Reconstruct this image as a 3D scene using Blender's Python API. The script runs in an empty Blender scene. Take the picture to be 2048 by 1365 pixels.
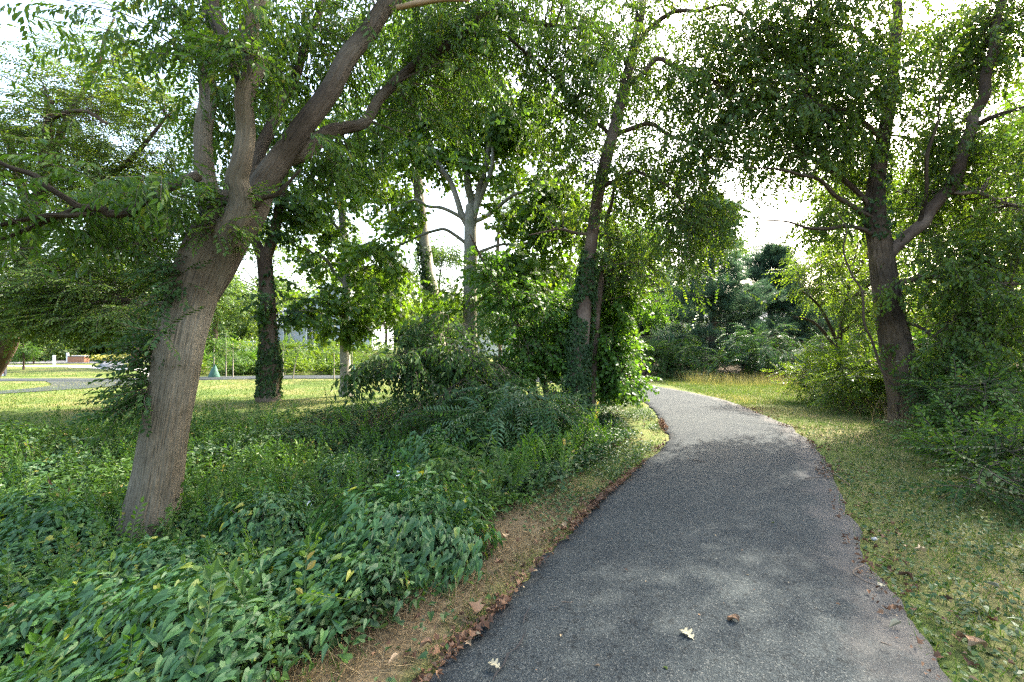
import bpy, math
import numpy as np
from mathutils import Vector

PI = math.pi
F, CX, HY, CAMZ = 910.0, 1024.0, 690.0, 1.6
SC = bpy.context.scene
COL = SC.collection
rad = math.radians


def RNG(s):
    return np.random.default_rng(s)


# ------------------------------------------------------------------ noise
def _h(i, j, s):
    v = np.sin(i * 127.1 + j * 311.7 + s * 74.7) * 43758.5453
    return v - np.floor(v)


def vnoise(x, y, s=0):
    x = np.asarray(x, float); y = np.asarray(y, float)
    i = np.floor(x); j = np.floor(y)
    fx = x - i; fy = y - j
    fx = fx * fx * (3 - 2 * fx); fy = fy * fy * (3 - 2 * fy)
    a = _h(i, j, s); b = _h(i + 1, j, s); c = _h(i, j + 1, s); d = _h(i + 1, j + 1, s)
    return (a * (1 - fx) + b * fx) * (1 - fy) + (c * (1 - fx) + d * fx) * fy


def fbm(x, y, s=0, o=3):
    t = 0; a = .5; n = 0
    for k in range(o):
        t = t + a * vnoise(np.asarray(x) * 2 ** k, np.asarray(y) * 2 ** k, s + k * 7); n += a; a *= .5
    return t / n


def sst(a, b, x):
    t = np.clip((np.asarray(x, float) - a) / (b - a), 0, 1)
    return t * t * (3 - 2 * t)


# ------------------------------------------------------------------ path edges (metres) and terrain
LE = np.array([(-2.6, -3), (-1.35, 0), (-.377, 2.16), (.29, 3.47), (.855, 4.55), (1.92, 6.33), (2.64, 7.66), (3.02, 9.2), (3.4, 10.8),
               (3.72, 13.2), (3.55, 15.7), (2.6, 18.0), (.5, 19.9), (-3, 21.0), (-10, 21.3), (-15, 20.4), (-18.5, 19.9), (-40, 19.8)], float)
RE = np.array([(0, -3), (1.1, 0), (2.08, 2.16), (2.6, 3.31), (3.35, 4.6), (4.55, 6.7), (5.1, 8.0), (5.5, 9.4), (5.85, 11.2),
               (6.05, 13.2), (5.85, 15.6), (5.1, 18.0), (3.0, 21.2), (-2.5, 23.1), (-10, 23.5), (-15, 22.6), (-19, 21.5), (-40, 21.0)], float)


def catmull(P, n):
    P = np.asarray(P, float)
    Q = np.vstack([2 * P[0] - P[1], P, 2 * P[-1] - P[-2]])
    t = np.linspace(0, len(P) - 1 - 1e-9, n)
    k = t.astype(int); u = (t - k)[:, None]
    a, b, c, d = Q[k], Q[k + 1], Q[k + 2], Q[k + 3]
    return .5 * (2 * b + (c - a) * u + (2 * a - 5 * b + 4 * c - d) * u * u + (3 * b - a - 3 * c + d) * u ** 3)


def xl(y):
    return np.interp(y, LE[:11, 1], LE[:11, 0])


def xr(y):
    return np.interp(y, RE[:10, 1], RE[:10, 0])


def hgt(x, y):
    x = np.asarray(x, float); y = np.asarray(y, float)
    s = xl(y) - x
    dip = -.46 * sst(.5, 2.6, s) * (1 - sst(7.0, 11.0, y)) * (1 - sst(6.5, 11, s) * .8)
    r = x - xr(y)
    rise = .25 * sst(1.5, 6, r) * (1 - sst(14, 18, y))
    bank = 1.15 * sst(24.2, 30, y) * sst(-24, -19, x) * (1 - sst(-5, 0, x))
    bump = (fbm(x * .8, y * .8, 3) - .5) * .1 * np.clip(np.maximum(s - .4, r - .4) * .5, 0, 1) * (1 - sst(10, 14, y))
    return dip + rise + bank + bump


def P(px, py, d):
    return np.array([(px - CX) / F * d, d, CAMZ + (HY - py) / F * d])


def gp(px, py, lift=0.0):
    d = CAMZ * F / (py - HY)
    for _ in range(25):
        d = .5 * d + .5 * (CAMZ - float(hgt((px - CX) / F * d, d))) * F / (py - HY)
    x = (px - CX) / F * d
    return np.array([x, d, float(hgt(x, d)) + lift])


# ------------------------------------------------------------------ mesh builder
class MB:
    def __init__(s):
        s.v = []; s.f = []; s.r = []; s.b = []; s.n = 0; s.hasb = False

    def add(s, v, faces, rnd=.5, bark=None):
        """faces: list of (array (m,k), material index)"""
        v = np.asarray(v, float)
        s.v.append(v)
        s.r.append(np.full(len(v), rnd) if np.isscalar(rnd) else np.asarray(rnd, float))
        if bark is None:
            s.b.append(np.zeros((len(v), 3)))
        else:
            s.b.append(bark); s.hasb = True
        for a, m in faces:
            a = np.asarray(a, int)
            if len(a):
                s.f.append((a + s.n, m))
        s.n += len(v)

    def box(s, c, size, m=0, rz=0.0, rnd=.5):
        c = np.asarray(c, float); h = np.asarray(size, float) / 2
        v = np.array([[x, y, z] for z in (-1, 1) for y in (-1, 1) for x in (-1, 1)], float) * h
        ca, sa = math.cos(rz), math.sin(rz)
        v = np.column_stack([v[:, 0] * ca - v[:, 1] * sa, v[:, 0] * sa + v[:, 1] * ca, v[:, 2]]) + c
        s.add(v, [([[0, 2, 3, 1], [4, 5, 7, 6], [0, 1, 5, 4], [2, 6, 7, 3], [0, 4, 6, 2], [1, 3, 7, 5]], m)], rnd)

    def build(s, name, mats, parent=None, smooth=False):
        me = bpy.data.meshes.new(name)
        v = np.concatenate(s.v).astype(np.float32)
        me.vertices.add(len(v)); me.vertices.foreach_set('co', v.ravel())
        loops = np.concatenate([a.ravel() for a, _ in s.f]).astype(np.int32)
        tot = np.concatenate([np.full(len(a), a.shape[1]) for a, _ in s.f]).astype(np.int32)
        mi = np.concatenate([np.full(len(a), m) for a, m in s.f]).astype(np.int32)
        me.loops.add(len(loops)); me.loops.foreach_set('vertex_index', loops)
        me.polygons.add(len(tot))
        st = np.zeros(len(tot), np.int32); st[1:] = np.cumsum(tot)[:-1]
        me.polygons.foreach_set('loop_start', st)
        me.polygons.foreach_set('material_index', mi)
        me.polygons.foreach_set('use_smooth', np.full(len(tot), smooth, dtype=bool))
        a = me.attributes.new('rnd', 'FLOAT', 'POINT'); a.data.foreach_set('value', np.concatenate(s.r).astype(np.float32))
        if s.hasb:
            a = me.attributes.new('bark', 'FLOAT_VECTOR', 'POINT'); a.data.foreach_set('vector', np.concatenate(s.b).astype(np.float32).ravel())
        for m in (mats if isinstance(mats, (list, tuple)) else [mats]):
            me.materials.append(m)
        me.update(calc_edges=True)
        o = bpy.data.objects.new(name, me)
        COL.objects.link(o)
        if parent is not None:
            o.parent = parent
            o.matrix_parent_inverse = parent.matrix_basis.inverted()
        return o


def tag(o, label=None, cat=None, group=None, kind=None):
    if label: o['label'] = label
    if cat: o['category'] = cat
    if group: o['group'] = group
    if kind: o['kind'] = kind
    return o


def thing(name, loc, label, cat, group=None):
    o = bpy.data.objects.new(name, None)
    o.empty_display_size = .2
    COL.objects.link(o); o.location = [float(c) for c in loc]
    return tag(o, label, cat, group)


def copy_tree(root, loc, rz, sc, label, group=None):
    c = root.copy(); COL.objects.link(c)
    c.location = [float(q) for q in loc]; c.rotation_euler = (0, 0, rz); c.scale = (sc, sc, sc)
    c['label'] = label
    if group: c['group'] = group
    for ch in list(root.children):
        d = ch.copy(); COL.objects.link(d); d.parent = c
        for g in list(ch.children):
            e = g.copy(); COL.objects.link(e); e.parent = d
    return c


# ------------------------------------------------------------------ materials
def newmat(name):
    m = bpy.data.materials.new(name); m.use_nodes = True
    nt = m.node_tree; nt.nodes.clear()
    out = nt.nodes.new('ShaderNodeOutputMaterial')
    return m, nt, out


def N(nt, t, **kw):
    n = nt.nodes.new(t)
    for k, v in kw.items():
        if k.startswith('i_'):
            k = k[2:].replace('_', ' ')
            n.inputs[k].default_value = v
        else:
            setattr(n, k, v)
    return n


def ramp(nt, stops, fac):
    r = nt.nodes.new('ShaderNodeValToRGB')
    e = r.color_ramp.elements
    while len(e) > 1: e.remove(e[-1])
    e[0].position = stops[0][0]; e[0].color = (*stops[0][1], 1)
    for p, c in stops[1:]:
        q = e.new(p); q.color = (*c, 1)
    nt.links.new(fac, r.inputs[0])
    return r.outputs[0]


def mixc(nt, fac, a, b, mode='MIX'):
    m = nt.nodes.new('ShaderNodeMix'); m.data_type = 'RGBA'; m.blend_type = mode
    if isinstance(fac, float): m.inputs[0].default_value = fac
    else: nt.links.new(fac, m.inputs[0])
    for s, i in ((a, 6), (b, 7)):
        if isinstance(s, tuple): m.inputs[i].default_value = (*s, 1)
        else: nt.links.new(s, m.inputs[i])
    return m.outputs[2]


def leafmat(name, stops, trans=.42, rough=.42, spec=.35, tint=(1.38, 1.34, .42)):
    m, nt, out = newmat(name)
    at = N(nt, 'ShaderNodeAttribute', attribute_name='rnd')
    c = ramp(nt, stops, at.outputs['Fac'])
    ge = N(nt, 'ShaderNodeNewGeometry')
    nz = N(nt, 'ShaderNodeTexNoise', i_Scale=1.7, i_Detail=2.0)
    nt.links.new(ge.outputs['Position'], nz.inputs['Vector'])
    v = ramp(nt, [(.3, (.8, .82, .85)), (.7, (1.18, 1.14, 1.0))], nz.outputs['Fac'])
    c = mixc(nt, 1.0, c, v, 'MULTIPLY')
    bs = N(nt, 'ShaderNodeBsdfPrincipled', i_Roughness=rough)
    bs.inputs['Specular IOR Level'].default_value = spec
    nt.links.new(c, bs.inputs['Base Color'])
    tr = N(nt, 'ShaderNodeBsdfTranslucent')
    nt.links.new(mixc(nt, 1.0, c, tint, 'MULTIPLY'), tr.inputs['Color'])
    mx = N(nt, 'ShaderNodeMixShader'); mx.inputs[0].default_value = trans
    nt.links.new(bs.outputs[0], mx.inputs[1]); nt.links.new(tr.outputs[0], mx.inputs[2])
    nt.links.new(mx.outputs[0], out.inputs[0])
    return m


def barkmat(name, dark, mid, light, sc=(16, 16, 2.6), bump=.6, dist=.02, plates=False, moss=None):
    m, nt, out = newmat(name)
    at = N(nt, 'ShaderNodeAttribute', attribute_name='bark')
    mp = N(nt, 'ShaderNodeMapping'); mp.inputs['Scale'].default_value = sc
    nt.links.new(at.outputs['Vector'], mp.inputs[0])
    n0 = N(nt, 'ShaderNodeTexNoise', i_Scale=.55, i_Detail=2.0)
    nt.links.new(mp.outputs[0], n0.inputs['Vector'])
    ad = N(nt, 'ShaderNodeVectorMath', operation='ADD')
    ms = N(nt, 'ShaderNodeVectorMath', operation='SCALE'); ms.inputs['Scale'].default_value = 1.1
    nt.links.new(n0.outputs['Color'], ms.inputs[0])
    nt.links.new(mp.outputs[0], ad.inputs[0]); nt.links.new(ms.outputs[0], ad.inputs[1])
    vo = N(nt, 'ShaderNodeTexVoronoi', feature='DISTANCE_TO_EDGE' if plates else 'F1', i_Scale=1.0)
    nt.links.new(ad.outputs[0], vo.inputs['Vector'])
    n1 = N(nt, 'ShaderNodeTexNoise', i_Scale=2.4, i_Detail=5.0, i_Roughness=.65)
    nt.links.new(mp.outputs[0], n1.inputs['Vector'])
    h = N(nt, 'ShaderNodeMath', operation='MULTIPLY_ADD'); h.inputs[1].default_value = .55
    nt.links.new(n1.outputs['Fac'], h.inputs[0])
    iv = N(nt, 'ShaderNodeMath', operation='MULTIPLY'); iv.inputs[1].default_value = 1.2 if plates else -.6
    nt.links.new(vo.outputs['Distance'], iv.inputs[0]); nt.links.new(iv.outputs[0], h.inputs[2])
    n2 = N(nt, 'ShaderNodeTexNoise', i_Scale=.9, i_Detail=4.0, i_Roughness=.6)
    nt.links.new(at.outputs['Vector'], n2.inputs['Vector'])
    c = ramp(nt, [(.32, dark), (.5, mid), (.68, light)], n2.outputs['Fac'])
    c2 = ramp(nt, [(.3, (.72, .7, .68)), (.7, (1.25, 1.2, 1.15))], n1.outputs['Fac'])
    c = mixc(nt, 1.0, c, c2, 'MULTIPLY')
    if moss:
        n3 = N(nt, 'ShaderNodeTexNoise', i_Scale=2.2, i_Detail=3.0)
        nt.links.new(at.outputs['Vector'], n3.inputs['Vector'])
        k = ramp(nt, [(.52, (0, 0, 0)), (.68, (.55, .55, .55))], n3.outputs['Fac'])
        c = mixc(nt, k, c, moss)
    bs = N(nt, 'ShaderNodeBsdfPrincipled', i_Roughness=.9)
    bs.inputs['Specular IOR Level'].default_value = .15
    nt.links.new(c, bs.inputs['Base Color'])
    bp = N(nt, 'ShaderNodeBump', i_Strength=bump, i_Distance=dist)
    nt.links.new(h.outputs[0], bp.inputs['Height']); nt.links.new(bp.outputs[0], bs.inputs['Normal'])
    nt.links.new(bs.outputs[0], out.inputs[0])
    return m


def plainmat(name, col, rough=.6, var=.25, scale=6.0, bump=0.0, spec=.3):
    m, nt, out = newmat(name)
    tc = N(nt, 'ShaderNodeTexCoord')
    nz = N(nt, 'ShaderNodeTexNoise', i_Scale=scale, i_Detail=5.0, i_Roughness=.6)
    nt.links.new(tc.outputs['Object'], nz.inputs['Vector'])
    a = tuple(max(0, c * (1 - var)) for c in col); b = tuple(min(1, c * (1 + var)) for c in col)
    c = ramp(nt, [(.3, a), (.7, b)], nz.outputs['Fac'])
    bs = N(nt, 'ShaderNodeBsdfPrincipled', i_Roughness=rough)
    bs.inputs['Specular IOR Level'].default_value = spec
    nt.links.new(c, bs.inputs['Base Color'])
    if bump:
        bp = N(nt, 'ShaderNodeBump', i_Strength=bump, i_Distance=.02)
        nt.links.new(nz.outputs['Fac'], bp.inputs['Height']); nt.links.new(bp.outputs[0], bs.inputs['Normal'])
    nt.links.new(bs.outputs[0], out.inputs[0])
    return m


M = {}
M['ash'] = leafmat('ash_leaf', [(0, (.038, .085, .014)), (.5, (.062, .13, .02)), (.85, (.10, .17, .03)), (1, (.17, .18, .035))], .5)
M['zelkova'] = leafmat('zelkova_leaf', [(0, (.035, .075, .016)), (.5, (.075, .135, .024)), (.9, (.14, .19, .04)), (1, (.2, .17, .05))], .5)
M['maple'] = leafmat('maple_leaf', [(0, (.042, .095, .014)), (.5, (.072, .145, .02)), (1, (.13, .19, .03))], .5)
M['birch'] = leafmat('birch_leaf', [(0, (.038, .08, .014)), (.6, (.068, .128, .021)), (1, (.13, .17, .032))], .5)
M['bush'] = leafmat('bush_leaf', [(0, (.035, .095, .015)), (.5, (.06, .14, .02)), (1, (.10, .18, .028))], .5)
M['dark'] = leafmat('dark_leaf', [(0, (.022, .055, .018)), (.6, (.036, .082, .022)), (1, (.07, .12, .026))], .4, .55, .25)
M['bind'] = leafmat('bindweed_leaf', [(0, (.022, .066, .024)), (.5, (.040, .108, .036)), (.9, (.075, .16, .042)), (1, (.2, .22, .03))], .3, .5, .35)
M['ivyl'] = leafmat('ivy_leaf', [(0, (.018, .046, .015)), (.6, (.034, .076, .02)), (1, (.085, .13, .032))], .25, .55, .3)
M['herb'] = leafmat('herb_leaf', [(0, (.03, .07, .015)), (.6, (.055, .115, .024)), (.92, (.1, .17, .035)), (1, (.24, .2, .07))], .4, .5, .25)
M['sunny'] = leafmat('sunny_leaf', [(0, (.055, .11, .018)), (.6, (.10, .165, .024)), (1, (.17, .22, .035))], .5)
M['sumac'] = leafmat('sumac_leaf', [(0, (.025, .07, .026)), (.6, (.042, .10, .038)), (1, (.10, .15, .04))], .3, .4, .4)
M['pine'] = leafmat('hazed_pine_needles', [(0, (.04, .085, .058)), (.6, (.07, .13, .085)), (1, (.13, .18, .11))], .35, .5, .3, (1, 1.1, .8))  # needle colour lightened to stand in for distance haze
M['far'] = leafmat('far_leaf', [(0, (.045, .09, .03)), (.6, (.075, .135, .04)), (1, (.13, .17, .055))], .5)
M['blade'] = leafmat('grass_blade', [(0, (.045, .10, .016)), (.5, (.075, .13, .022)), (.75, (.16, .165, .055)), (1, (.31, .265, .14))], .35, .5, .25, (1.1, 1.12, .65))
M['straw'] = leafmat('dry_straw', [(0, (.10, .075, .04)), (.5, (.215, .165, .09)), (1, (.36, .29, .17))], .2, .6, .2, (1, .9, .7))
M['litter'] = leafmat('dead_leaf', [(0, (.05, .028, .018)), (.5, (.11, .06, .036)), (.85, (.20, .125, .075)), (1, (.36, .28, .18))], .1, .7, .2, (1, .8, .6))
M['paleleaf'] = leafmat('pale_dead_leaf', [(0, (.15, .15, .11)), (1, (.22, .21, .16))], .1, .7, .2, (1, .95, .8))
M['yellow'] = leafmat('yellow_flower', [(0, (.12, .18, .05)), (.5, (.34, .33, .10)), (1, (.55, .5, .2))], .3)
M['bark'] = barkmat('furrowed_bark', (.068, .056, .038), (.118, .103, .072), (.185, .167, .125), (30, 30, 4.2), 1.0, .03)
M['barkdark'] = barkmat('dark_bark', (.035, .026, .018), (.075, .055, .04), (.13, .105, .08), (18, 18, 3), .8, .03)
M['barkgrey'] = barkmat('grey_maple_bark', (.13, .125, .10), (.22, .21, .17), (.33, .32, .27), (9, 9, 5), .35, .01, moss=(.09, .12, .05))
M['barkbirch'] = barkmat('peeling_birch_bark', (.04, .029, .022), (.095, .069, .052), (.21, .165, .13), (11, 11, 7), .7, .02, True)
M['barkrust'] = barkmat('rusty_bark', (.032, .026, .019), (.078, .058, .04), (.165, .125, .09), (12, 12, 2.6), 1.0, .05, True)
M['twig'] = plainmat('twig_bark', (.075, .058, .042), .9, .3)
M['stemgreen'] = plainmat('green_stem', (.07, .1, .03), .7, .3)
M['barkpale'] = barkmat('pale_scaly_bark', (.10, .08, .06), (.24, .20, .16), (.38, .34, .28), (12, 12, 5), .6, .02, True)
M['barklimb'] = barkmat('shaded_limb_bark', (.036, .029, .02), (.066, .054, .038), (.115, .10, .074), (30, 30, 4.2), 1.0, .03)  # furrowed bark again, darkened so the limbs' shading sits in the colour
M['tan'] = plainmat('bare_wood', (.36, .24, .13), .8, .25, 9, .3)


# ------------------------------------------------------------------ templates
class T:
    def __init__(s, v, faces, r):
        s.v = np.asarray(v, float); s.f = faces; s.r = np.asarray(r, float)


def leaf_oval(l, w, fold=.25, curl=.12):
    """base at the origin, along +Y, two quads folded on the midrib"""
    v = [(0, 0, 0), (w * .42, l * .32, w * fold), (w * .40, l * .64, w * fold - curl * l * .4), (0, l, -curl * l), (-w * .40, l * .64, w * fold - curl * l * .4), (-w * .42, l * .32, w * fold)]
    return T(v, [(np.array([[0, 1, 2, 3], [0, 3, 4, 5]]), 0)], np.full(6, .5))


def leaf_diamond(l, w, fold=.25):
    v = [(0, 0, 0), (w * .5, l * .45, w * fold), (0, l, -.08 * l), (-w * .5, l * .45, w * fold)]
    return T(v, [(np.array([[0, 1, 2], [0, 2, 3]]), 0)], np.full(4, .5))


def leaf_arrow(l, w, fold=.22):
    v = [(0, .0, 0), (w * .36, -l * .17, w * fold * .8), (w * .5, l * .1, w * fold), (w * .33, l * .48, w * fold * .6), (0, l, -.16 * l),
         (-w * .33, l * .48, w * fold * .6), (-w * .5, l * .1, w * fold), (-w * .36, -l * .17, w * fold * .8)]
    return T(v, [(np.array([[0, 1, 2, 3], [0, 5, 6, 7]]), 0), (np.array([[0, 3, 4], [0, 4, 5]]), 0)], np.full(8, .5))


def leaf_maple(l, fold=.1):
    a = [(0, 0), (.22, -.02), (.5, .12), (.34, .34), (.56, .6), (.27, .6), (0, 1.0)]
    pts = a + [(-x, y) for x, y in reversed(a[1:-1])]
    v = [(x * l, y * l, abs(x) * fold * l * 2 - .12 * l * y * y) for x, y in pts] + [(0, .4 * l, 0)]
    n = len(pts); c = n
    return T(v, [(np.array([[c, i, (i + 1) % n] for i in range(n)]), 0)], np.full(n + 1, .5))


def rotm(ax, a):
    ax = np.asarray(ax, float); ax = ax / np.linalg.norm(ax)
    x, y, z = ax; c, s = math.cos(a), math.sin(a); C = 1 - c
    return np.array([[c + x * x * C, x * y * C - z * s, x * z * C + y * s], [y * x * C + z * s, c + y * y * C, y * z * C - x * s], [z * x * C - y * s, z * y * C + x * s, c + z * z * C]])


def frames(f, up):
    """columns right, forward, normal from forward (N,3) and up hint"""
    f = f / (np.linalg.norm(f, axis=1, keepdims=True) + 1e-9)
    r = np.cross(f, up); r /= (np.linalg.norm(r, axis=1, keepdims=True) + 1e-9)
    n = np.cross(r, f)
    return np.stack([r, f, n], axis=2)


def inst(mb, t, pos, R, s, rnd):
    n = len(pos)
    if n == 0: return
    k = len(t.v)
    v = np.einsum('nij,kj->nki', R, t.v) * np.asarray(s).reshape(-1, 1, 1) + pos[:, None, :]
    r = np.clip(rnd[:, None] + (t.r[None, :] - .5), 0, 1)
    fs = [((a[None] + (np.arange(n) * k)[:, None, None]).reshape(-1, a.shape[1]), m) for a, m in t.f]
    mb.add(v.reshape(-1, 3), fs, r.reshape(-1))


def merge(parts):
    v = []; fs = {}; r = []; n = 0
    for t in parts:
        v.append(t.v); r.append(t.r)
        for a, m in t.f:
            fs.setdefault((a.shape[1], m), []).append(a + n)
        n += len(t.v)
    return T(np.concatenate(v), [(np.concatenate(a), m) for (k, m), a in fs.items()], np.concatenate(r))


def tr_t(t, R, p, s=1.0, r=None):
    return T(t.v @ np.asarray(R).T * s + np.asarray(p), t.f, t.r if r is None else np.full(len(t.v), r))


def stem_t(pts, w, mat=1):
    """thin three-sided stem template through the points"""
    pts = np.asarray(pts, float); n = len(pts); v = []
    for i, p in enumerate(pts):
        ww = w * (1 - .6 * i / (n - 1))
        for k in range(3):
            a = k * 2 * PI / 3
            v.append(p + np.array([math.cos(a) * ww, 0, math.sin(a) * ww]))
    q = [[i * 3 + k, i * 3 + (k + 1) % 3, i * 3 + 3 + (k + 1) % 3, i * 3 + 3 + k] for i in range(n - 1) for k in range(3)]
    return T(v, [(np.array(q), mat)], np.full(len(v), .5))


def spray_t(leaf, rng, n=14, L=.4, droop=.25, ang=(35, 70), hang=.25, stem=.0022, jit=.35, petiole=.02):
    parts = []
    ys = np.linspace(.12, 1, n)
    pts = [(0.02 * math.sin(3 * y), y * L, -droop * L * y * y) for y in np.linspace(0, 1, 4)]
    if stem: parts.append(stem_t(pts, stem))
    for i, y in enumerate(ys):
        sd = 1 if i % 2 else -1
        a = rad(rng.uniform(*ang)) * sd * (1 if i < n - 1 else .1)
        p = np.array([0.02 * math.sin(3 * y), y * L, -droop * L * y * y])
        R = rotm((0, 0, 1), -a) @ rotm((1, 0, 0), -rng.uniform(.0, hang * 2) - droop * y) @ rotm((0, 1, 0), rng.normal(0, jit))
        d = R @ np.array([0, 1, 0])
        parts.append(tr_t(leaf, R, p + d * petiole, rng.uniform(.72, 1.12), np.clip(rng.normal(.5, .16), .05, .95)))
    return merge(parts)


def compound_t(rng, L=.5, pairs=9, l=.11, w=.035, droop=.35, stem=.003):
    lf = leaf_diamond(l, w, .2)
    pts = [(0, y * L, .12 * L * math.sin(y * 2) - droop * L * y * y) for y in np.linspace(0, 1, 6)]
    parts = [stem_t(pts, stem)]
    for i in range(pairs):
        y = .16 + .8 * i / (pairs - 1)
        p = (0, y * L, .12 * L * math.sin(y * 2) - droop * L * y * y)
        for sd in (1, -1):
            R = rotm((0, 0, 1), -sd * rad(rng.uniform(58, 76))) @ rotm((1, 0, 0), -rng.uniform(.15, .55))
            parts.append(tr_t(lf, R, p, (1 - .35 * abs(y - .45)) * rng.uniform(.85, 1.1), np.clip(rng.normal(.5, .1), 0, 1)))
    return merge(parts)


def needles_t(rng, n=26, L=.16):
    parts = [stem_t([(0, 0, 0), (0, L * 1.0, 0)], .004)]
    v = []; f = []
    for i in range(n):
        y = rng.uniform(.1, 1) * L; a = rng.uniform(0, 2 * PI); sp = rng.uniform(.35, .9)
        d = np.array([math.cos(a) * sp, 1, math.sin(a) * sp]); d /= np.linalg.norm(d)
        q = np.cross(d, [math.sin(a), 0.2, -math.cos(a)]); q /= np.linalg.norm(q)
        b = np.array([0, y, 0]); ln = L * rng.uniform(.6, .95)
        k = len(v); v += [b - q * .004, b + q * .004, b + d * ln]; f.append([k, k + 1, k + 2])
    parts.append(T(v, [(np.array(f), 0)], np.full(len(v), .5)))
    return merge(parts)


def variants(fn, n, seed):
    r = RNG(seed)
    return [fn(r) for _ in range(n)]


SP = {}
SP['ash'] = variants(lambda r: spray_t(leaf_oval(.088, .034, .2, .2), r, 15, .42, .35, (30, 65), .45), 6, 1)
SP['zelkova'] = variants(lambda r: spray_t(leaf_oval(.062, .030, .2, .1), r, 20, .48, .15, (40, 65), .2), 6, 2)
SP['maple'] = variants(lambda r: spray_t(leaf_maple(.125), r, 9, .42, .3, (40, 90), .5, .003, .5, .06), 6, 3)
SP['birch'] = variants(lambda r: spray_t(leaf_oval(.062, .044, .15, .1), r, 16, .44, .5, (40, 80), .6, .002, .5, .02), 6, 4)
SP['bush'] = variants(lambda r: spray_t(leaf_maple(.075), r, 15, .38, .35, (40, 85), .5, .003, .4, .04), 6, 5)
SP['dark'] = variants(lambda r: spray_t(leaf_oval(.12, .055, .15, .2), r, 11, .5, .3, (40, 70), .5, .004, .4), 6, 6)
SP['far'] = variants(lambda r: spray_t(leaf_diamond(.15, .10), r, 12, .6, .3, (30, 90), .4, 0, .6), 5, 7)
SP['shrub'] = variants(lambda r: spray_t(leaf_oval(.055, .03, .2, .1), r, 16, .34, .1, (35, 65), .15, .003, .4, .008), 6, 8)
SP['sunny'] = variants(lambda r: spray_t(leaf_oval(.07, .045, .15, .1), r, 16, .48, .3, (45, 80), .3, .003, .3), 6, 9)
SP['sumac'] = variants(lambda r: compound_t(r, .55, 9, .12, .036, .45), 5, 10)
SP['walnut'] = variants(lambda r: compound_t(r, .62, 11, .11, .034, .5), 5, 11)
SP['pine'] = variants(lambda r: needles_t(r, 30, .2), 5, 12)
SP['juniper'] = variants(lambda r: spray_t(leaf_diamond(.10, .045), r, 14, .4, -.1, (20, 50), .1, 0, .5), 5, 13)
IVY = [leaf_arrow(.055, .05), leaf_arrow(.04, .04), leaf_oval(.045, .04)]
BIND = [leaf_arrow(.064, .038), leaf_arrow(.05, .033), leaf_arrow(.058, .04, .1)]


# ------------------------------------------------------------------ tubes, limbs and crowns
def tube(mb, pts, rads, segs=8, n=None, mat=0, ridge=0.0, seed=0, flare=0.0, ridgef=7.0, cap=True):
    """pts (k,3), rads (k); smooth tapered tube with bark coordinates; returns the sampled centre line and radii"""
    pts = np.asarray(pts, float); rads = np.asarray(rads, float)
    n = n or max(4, len(pts) * 4)
    c = catmull(np.column_stack([pts, rads]), n)
    p, r = c[:, :3], np.maximum(c[:, 3], .0015)
    tg = np.gradient(p, axis=0); tg /= np.linalg.norm(tg, axis=1, keepdims=True) + 1e-9
    u = np.zeros((n, 3)); ref = np.array([1.0, 0, 0]) if abs(tg[0][0]) < .8 else np.array([0, 1.0, 0])
    a = ref - tg[0] * (ref @ tg[0])
    for i in range(n):
        a = a - tg[i] * (a @ tg[i]); a /= np.linalg.norm(a) + 1e-9; u[i] = a
    w = np.cross(tg, u)
    ln = np.concatenate([[0], np.cumsum(np.linalg.norm(np.diff(p, axis=0), axis=1))])
    th = np.arange(segs) * 2 * PI / segs
    ct, st = np.cos(th), np.sin(th)
    rr = np.repeat(r[:, None], segs, 1)
    if flare:
        lob = .5 + .5 * np.cos(th * 5 + seed)
        rr = rr * (1 + flare * np.exp(-ln / (.22 + r[0] * .4))[:, None] * (.45 + .8 * lob)[None])
    if ridge:
        th2, l2 = np.meshgrid(th, ln)
        f = ridgef
        nn = 0
        for k, (am, fq) in enumerate(((1, 1), (.5, 2.1))):
            X = np.cos(th2) * f * fq * .5 + 9; Y = np.sin(th2) * f * fq * .5 + 9
            wob = vnoise(l2 * 1.3 + k * 5, th2 * 0 + seed, 3) * 1.4
            nn = nn + am * np.abs(vnoise(X * 3 + wob, Y * 3 + l2 * 1.1 * fq, seed + k) - .5) * 2
        lump = fbm(np.cos(th2) * 1.2 + l2 * .9 + 5, np.sin(th2) * 1.2 + l2 * .35 + 3, seed + 20, 2) - .5
        rr = rr + ridge * (np.minimum(nn, .6) - .45) + lump * r[:, None] * .22
    v = p[:, None, :] + u[:, None, :] * (rr * ct)[..., None] + w[:, None, :] * (rr * st)[..., None]
    bk = np.stack([r[:, None] * ct, r[:, None] * st, np.repeat(ln[:, None], segs, 1)], axis=2) + seed * 1.7
    i = np.arange(n - 1)[:, None] * segs; j = np.arange(segs)[None]; j2 = (j + 1) % segs
    q = np.stack([i + j, i + j2, i + segs + j2, i + segs + j], axis=2).reshape(-1, 4)
    fs = [(q, mat)]
    if cap and segs > 2:
        fs.append((np.array([[(n - 1) * segs + k for k in range(segs)]]), mat))
    mb.add(v.reshape(-1, 3), fs, .5, bk.reshape(-1, 3))
    return p, r


def pix(spec):
    """[(px, py, depth, radius)] -> points and radii"""
    return np.array([P(a, b, c) for a, b, c, _ in spec]), np.array([q[3] for q in spec])


def wiggle(p, amp, seed):
    """kinks: extra points between the given ones, pushed off the line"""
    r = RNG(seed); out = [p[0]]
    for a, b in zip(p[:-1], p[1:]):
        L = np.linalg.norm(b - a)
        out += [a * .5 + b * .5 + r.normal(0, .035, 3) * min(L, 1.2), b + r.normal(0, amp, 3)]
    return np.array(out)


def blobs_px(bl):
    out = []
    for cx, cy, d, rx, ry, rd, n in bl:
        out.append((P(cx, cy, d), np.array([rx / F * d, rd, ry / F * d]), n))
    return out


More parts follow.
